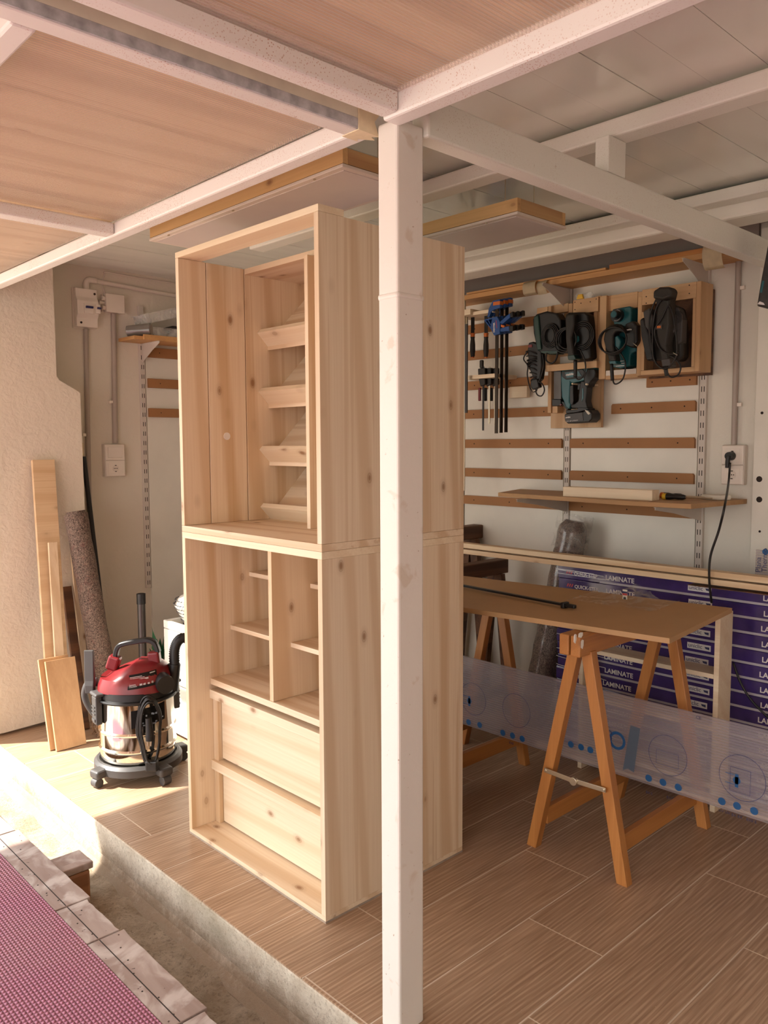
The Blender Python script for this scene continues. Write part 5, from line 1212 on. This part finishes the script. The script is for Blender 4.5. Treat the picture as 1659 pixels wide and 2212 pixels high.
# ============================================================ vacuum cleaner
VC = Vector((1.575, 3.225, 0)); VR = math.atan2(-.687, .726)
t = thing('vacuum_cleaner', 'red, black and polished steel shop vacuum standing on the sunlit floor', 'vacuum cleaner', VC, rz=VR)
def lv(name, bm, m, par=None, **k_): 
    p = par or t
    return ob(name, bm, m, p, local=True, **k_)
bm = nb(); lathe(bm, [(.02, .075), (.150, .075), (.157, .085), (.157, .132), (.162, .138), (.163, .143), (.157, .150), (.157, .205), (.162, .211), (.163, .216), (.157, .223), (.157, .345), (.160, .352), (.02, .352)], n=64); lv('tank', bm, chrome, smooth=True)
bm = nb(); lathe(bm, [(.03, .038), (.168, .036), (.184, .045), (.184, .074), (.172, .086), (.162, .086), (.162, .076), (.03, .074)], n=56); d = lv('dolly', bm, greyp, smooth=True)
for a in (-150, -30, 25, 155, ) if 0 else (-128, -42, 40, 140):
    c = Vector((cos(R_(a)), sin(R_(a)), 0))
    bm = nb(); beam(bm, c*.13+Vector((0, 0, .062)), c*.222+Vector((0, 0, .056)), .062, .038); arm = lv('caster_arm', bm, greyp, d, bev=.012, seg=3)
    cs = c*.205
    bm = nb(); tg = Vector((-c.y, c.x, 0)); cyl(bm, cs-tg*.019+Vector((0, 0, .0205)), cs+tg*.019+Vector((0, 0, .0205)), .020, n=24); lv('wheel', bm, greyp, t, smooth=True, bev=.003)
bm = nb(); lathe(bm, [(.05, .346), (.170, .346), (.173, .352), (.170, .358), (.160, .360), (.158, .388), (.05, .388)], n=56); lv('collar', bm, blackp, smooth=True)
# red motor head: faceted dome
bm = nb(); rings = []
for z, rx, ry, ox in ((.386, .155, .150, 0), (.410, .152, .146, 0), (.440, .143, .135, .002), (.468, .128, .112, .006), (.486, .105, .085, .010), (.497, .070, .055, .010), (.500, .02, .02, .010)):
    ringp = []
    for i in range(40):
        a = 2*pi*i/40; ca, sa = cos(a), sin(a); p = 3.2
        k_ = (abs(ca)**p+abs(sa)**p)**(-1/p); k_ = 1+(k_-1)*.55
        ringp.append(Vector((ox+rx*k_*ca, ry*k_*sa, z-(.035*max(0, -ca) if z > .45 else 0))))
    rings.append(ringp)
skin(bm, rings); lv('motor_head', bm, redp, smooth=True)
bm = nb(); beam(bm, (-.105, 0, .455), (-.085, 0, .515), .05, .05, (0, 1, 0)); beam(bm, (.085, 0, .47), (.078, 0, .535), .05, .045, (0, 1, 0)); lv('handle_post', bm, redp, bev=.010, seg=3)
bm = nb(); pts = spline([(-.088, 0, .500), (-.078, 0, .545), (-.055, 0, .566), (.02, 0, .580), (.058, 0, .583), (.085, 0, .568), (.098, 0, .530)], 6); rr = []
for i, p in enumerate(pts):
    d_ = (pts[min(i+1, len(pts)-1)]-pts[max(i-1, 0)]).normalized(); s = d_.cross(Vector((0, 1, 0))); rr.append([p+Vector((0, 1, 0))*a*.017+s*b_*.010 for a, b_ in ((-1, -.6), (-.7, -1), (.7, -1), (1, -.6), (1, .6), (.7, 1), (-.7, 1), (-1, .6))])
skin(bm, rr); lv('handle', bm, blackp, smooth=True)
# rating label on the head, bent a little round it
bm = nb(); a0 = R_(-84); 
def onhead(a, z, off): 
    ca, sa = cos(a), sin(a); p = 3.2; k_ = (abs(ca)**p+abs(sa)**p)**(-1/p); k_ = 1+(k_-1)*.55
    f = max(0, min(1, (z-.41)/.06)); rx = .152-.024*f; ry = .146-.034*f
    return Vector((.003+(rx*k_+off)*ca, (ry*k_+off)*sa, z))
vs = [[bm.verts.new(onhead(R_(-88+6*i), .408+.055*j/4+.0018*i, .0022)) for i in range(9)] for j in range(5)]
for j in range(4):
    for i in range(8): bm.faces.new((vs[j][i], vs[j][i+1], vs[j+1][i+1], vs[j+1][i]))
bmesh.ops.solidify(bm, geom=bm.faces[:], thickness=.001); lb = lv('rating_label', bm, blackp, smooth=True)
bm = nb()
def strip(z, a0, a1, h=.002):
    n = 6; A_ = []
    for i in range(n+1): a = R_(a0+(a1-a0)*i/n); A_.append((bm.verts.new(onhead(a, z+.0018*((a0+(a1-a0)*i/n)+88)/6, .0036)), bm.verts.new(onhead(a, z+h+.0018*((a0+(a1-a0)*i/n)+88)/6, .0036))))
    for i in range(n): bm.faces.new((A_[i][0], A_[i+1][0], A_[i+1][1], A_[i][1]))
for z, a0, a1, h in ((.452, -86, -66, .0022), (.447, -86, -62, .0018), (.438, -78, -56, .006), (.428, -86, -74, .002), (.424, -86, -76, .0018), (.420, -86, -75, .0018), (.416, -86, -74, .0018), (.418, -70, -66, .007), (.418, -64.5, -61, .007), (.418, -58, -55, .006), (.418, -52, -49, .008), (.455, -53, -43, .004)): strip(z, a0, a1, h)
bmesh.ops.solidify(bm, geom=bm.faces[:], thickness=.0004); lv('label_print', bm, printw, lb)
def ontank(a, z, r=.1578): return Vector((r*cos(a), r*sin(a), z))
bm = nb(); vs = [[bm.verts.new(ontank(R_(-82+6*i), .245+.075*j/2+.002*i)) for i in range(10)] for j in range(3)]
for j in range(2):
    for i in range(9): bm.faces.new((vs[j][i], vs[j][i+1], vs[j+1][i+1], vs[j+1][i]))
bmesh.ops.solidify(bm, geom=bm.faces[:], thickness=.0008); st = lv('instruction_sticker', bm, blackp, smooth=True)
bm = nb(); rnd = random.Random(3)
for i in range(16):
    a = R_(-79+46*rnd.random()); z = .252+.05*rnd.random(); q = ontank(a, z, .1590); u = Vector((-sin(a), cos(a), 0)); w, h = rnd.uniform(.003, .010), rnd.uniform(.003, .008)
    para(bm, q, u*w, (0, 0, h), Vector((cos(a), sin(a), 0))*.0004)
lv('sticker_print', bm, plain('sticker_grey', (.35, .42, .5), .5), st)
bm = nb(); beam(bm, ontank(R_(-72), .285, .1592), ontank(R_(-64), .305, .1592), .0006, .002, (1, -1, 0)); lv('sticker_picture', bm, printw, st)
# latches
for a in (-142, 38):
    c = Vector((cos(R_(a)), sin(R_(a)), 0)); tg = Vector((-c.y, c.x, 0))
    bm = nb(); para(bm, c*.158-tg*.026+Vector((0, 0, .252)), tg*.052, c*.028, (0, 0, .12)); la = lv('latch', bm, greyp, bev=.006, seg=3)
    bm = nb()
    for z in (.265, .295, .310, .325): para(bm, c*.186-tg*.018+Vector((0, 0, z)), tg*.036, c*.004, (0, 0, .006 if z > .27 else .012))
    lv('latch_rib', bm, greyp, la, bev=.001)
    bm = nb(); para(bm, c*.150-tg*.040+Vector((0, 0, .372)), tg*.080, c*.040, (0, 0, .016)); lv('latch_cap', bm, greyp, la, bev=.008, seg=3)
# crevice nozzle standing at the left, grey tool loop
bm = nb(); skin(bm, [[Vector((-.178+x, -.06+y, z)) for x, y in ((-w, -d_), (w, -d_), (w, d_), (-w, d_))] for z, w, d_ in ((.372, .017, .016), (.405, .019, .016), (.425, .020, .012), (.555, .020, .006))]); lv('crevice_nozzle', bm, greyp, bev=.003)
bm = nb(); tube(bm, [(-.17, .0, .40), (-.205, .0, .395), (-.225, .0, .35), (-.215, .0, .30), (-.185, .0, .25), (-.165, 0, .235)], lambda s: .020-.012*s, n=12); lv('curved_tube', bm, greyp, smooth=2)
# exhaust port and hose
pa_ = Vector((.125, -.06, .42)); pd = Vector((.55, -.80, -.05)).normalized()
bm = nb(); cyl(bm, pa_, pa_+pd*.055, .040, .038, n=32); ep = lv('exhaust_port', bm, blackp, smooth=True)
bm = nb(); 
for k_ in range(6): para(bm, pa_+pd*.0555+Vector((-.02+.0, 0, -.022+.009*k_))-Vector((pd.y, -pd.x, 0))*0, Vector((-pd.y, pd.x, 0)).normalized()*.040, (0, 0, .004), pd*.001)
lv('grille', bm, rubber, ep)
bm = nb(); tube(bm, [(.150, .02, .36), (.158, .03, .44), (.158, .04, .53), (.178, .05, .572), (.208, .06, .575), (.235, .07, .54), (.262, .08, .46), (.29, .10, .36)], .024, n=18, k=18, rib=.86); lv('hose', bm, rubber, smooth=2)
bm = nb(); cyl(bm, (.148, .018, .35), (.158, .03, .47), .027, n=20); lv('hose_cuff', bm, blackp, smooth=True)
# cable hank
bm = nb(); rnd = random.Random(9)
for k_ in range(4):
    cx_ = .094+.004*k_; cy_ = -.150-.007*k_; rw = .050-.004*k_; rh = .150-.006*k_
    tube(bm, [(cx_+rw*cos(a)*(1 if sin(a) > 0 else .8)+.002*rnd.uniform(-1, 1), cy_+(.030 if cos(a) > .3 else 0)*cos(a)-.006, .235+rh*sin(a)+.003*rnd.uniform(-1, 1)) for a in [2*pi*j/16 for j in range(16)]], .0042, n=7, k=4, closed=True)
lv('power_cord', bm, rubber, smooth=2)
bm = nb(); cyl(bm, (.100, -.178, .30), (.104, -.178, .225), .012, .017, n=16); cyl(bm, (.104, -.178, .225), (.104, -.180, .205), .018, .016, n=16); pg = lv('plug', bm, blackp, smooth=True)
bm = nb(); cyl(bm, (.096, -.180, .205), (.094, -.180, .182), .0024, n=8); cyl(bm, (.110, -.180, .205), (.108, -.180, .182), .0024, n=8); lv('plug_pin', bm, zinc, pg)
bm = nb(); para(bm, (.080, -.178, .07), (.05, 0, 0), (0, .03, 0), (0, 0, .045)); lv('cord_hook', bm, blackp, bev=.006)
# suction pipe behind
t = thing('suction_pipe', 'black steel vacuum pipe standing upright behind the vacuum cleaner', 'pipe', (1.83, 3.78, 0))
zz = P(305, 1283, 'y', 3.75).z; xx = P(305, 1300, 'y', 3.75).x
bm = nb(); cyl(bm, (xx, 3.75, 0), (xx, 3.75, zz), .0195, n=24); ob('pipe', bm, plain('dark_tube_metal', (.08, .07, .065), .3, .6), t, smooth=True)
bm = nb(); cyl(bm, (xx, 3.75, zz-.05), (xx, 3.75, zz+.002), .022, n=24); ob('collar', bm, blackp, t, smooth=True)
bm = nb(); cyl(bm, (xx, 3.75, zz+.0025), (xx, 3.75, zz+.003), .017, n=20); ob('opening', bm, slotm, t)
# white cabinet with basket, plant
bx0, by1 = 1.90, 3.585
t = thing('white_drawer_unit', 'sunlit white box unit standing behind the vacuum cleaner', 'box', (2.1, 3.3, 0))
zt_ = P(352, 1347, 'x', bx0).z
ob('body', bx(bx0+.018, by1-.55, .012, bx0+.40, by1, zt_-.02), wcard, t, bev=.004)
for a, b_ in ((.02, .26), (.266, zt_-.022)): ob('front', bx(bx0, by1-.548, a, bx0+.017, by1-.002, b_), wcard, t, bev=.003)
bm = nb(); th = .018
box(bm, bx0, by1-.55, zt_-.0195, bx0+th, by1, zt_+.02); box(bm, bx0+.40-th, by1-.55, zt_-.0195, bx0+.40, by1, zt_+.02); box(bm, bx0+th, by1-th, zt_-.0195, bx0+.40-th, by1, zt_+.02); box(bm, bx0+th, by1-.55, zt_-.0195, bx0+.40-th, by1-.55+th, zt_+.02)
ob('rim', bm, wcard, t, bev=.004)
ob('foot_plinth', bx(bx0+.03, by1-.54, 0, bx0+.38, by1-.01, .0115), slotm, t)
t = thing('woven_basket', 'white woven basket with dark stitches standing on the white box', 'basket', (2.1, 3.38, zt_))
bm = nb(); bc = (2.065, 3.47)
lathe(bm, [(.02, zt_-.0185), (.09, zt_-.0185), (.12, zt_+.04), (.145, zt_+.09), (.125, zt_+.13), (.08, zt_+.150), (.02, zt_+.155)], bc, 14); ob('body', bm, wcard, t)
bm = nb()
for k_ in range(7):
    z_ = zt_-.0+.02*k_; r_ = [.100, .109, .118, .128, .138, .144, .137][k_]+.0025
    for j in range(44):
        a = 2*pi*j/44; q = Vector((bc[0]+r_*cos(a), bc[1]+r_*sin(a), z_)); box(bm, q.x-.004, q.y-.004, q.z, q.x+.004, q.y+.004, q.z+.003)
ob('stitching', bm, greyp, t, kind='stuff')
t = thing('potted_plant', 'green leafy plant peeping out behind the white box', 'plant', (1.93, 3.75, 0))
bm = nb(); lathe(bm, [(.02, 0), (.06, 0), (.075, .14), (.07, .14), (.06, .13), (.02, .13)], (1.985, 3.80), 20); ob('pot', bm, wcard, t, smooth=True)
bm = nb(); rnd = random.Random(4)
for i in range(16):
    a = rnd.uniform(0, 6.28); e_ = rnd.uniform(.3, .9); c = Vector((1.985, 3.80, .14)); h = rnd.uniform(.22, .36); tip = c+Vector((cos(a)*.10*e_, sin(a)*.07*e_, h)); sd_ = Vector((-sin(a), cos(a), 0))
    for p, q in ((c+Vector((0, 0, h*.4)), tip),):
        mid = p.lerp(q, .5); m1, m2 = mid+sd_*.022, mid-sd_*.022; vv = [bm.verts.new(z) for z in (p, m1, q, m2)]; bm.faces.new(vv)
    tube(bm, [c-Vector((0, 0, .01)), c+Vector((0, 0, h*.45))], .002, n=4, k=0)
bmesh.ops.solidify(bm, geom=bm.faces[:], thickness=.0008) if 0 else None
ob('foliage', bm, leafm, t)
ob('black_box', bx(1.88, 2.98, 0, 2.0, 3.02, .08), blackp, label='black nozzle foot on the floor between vacuum cleaner and cabinet', cat='nozzle', bev=.02)
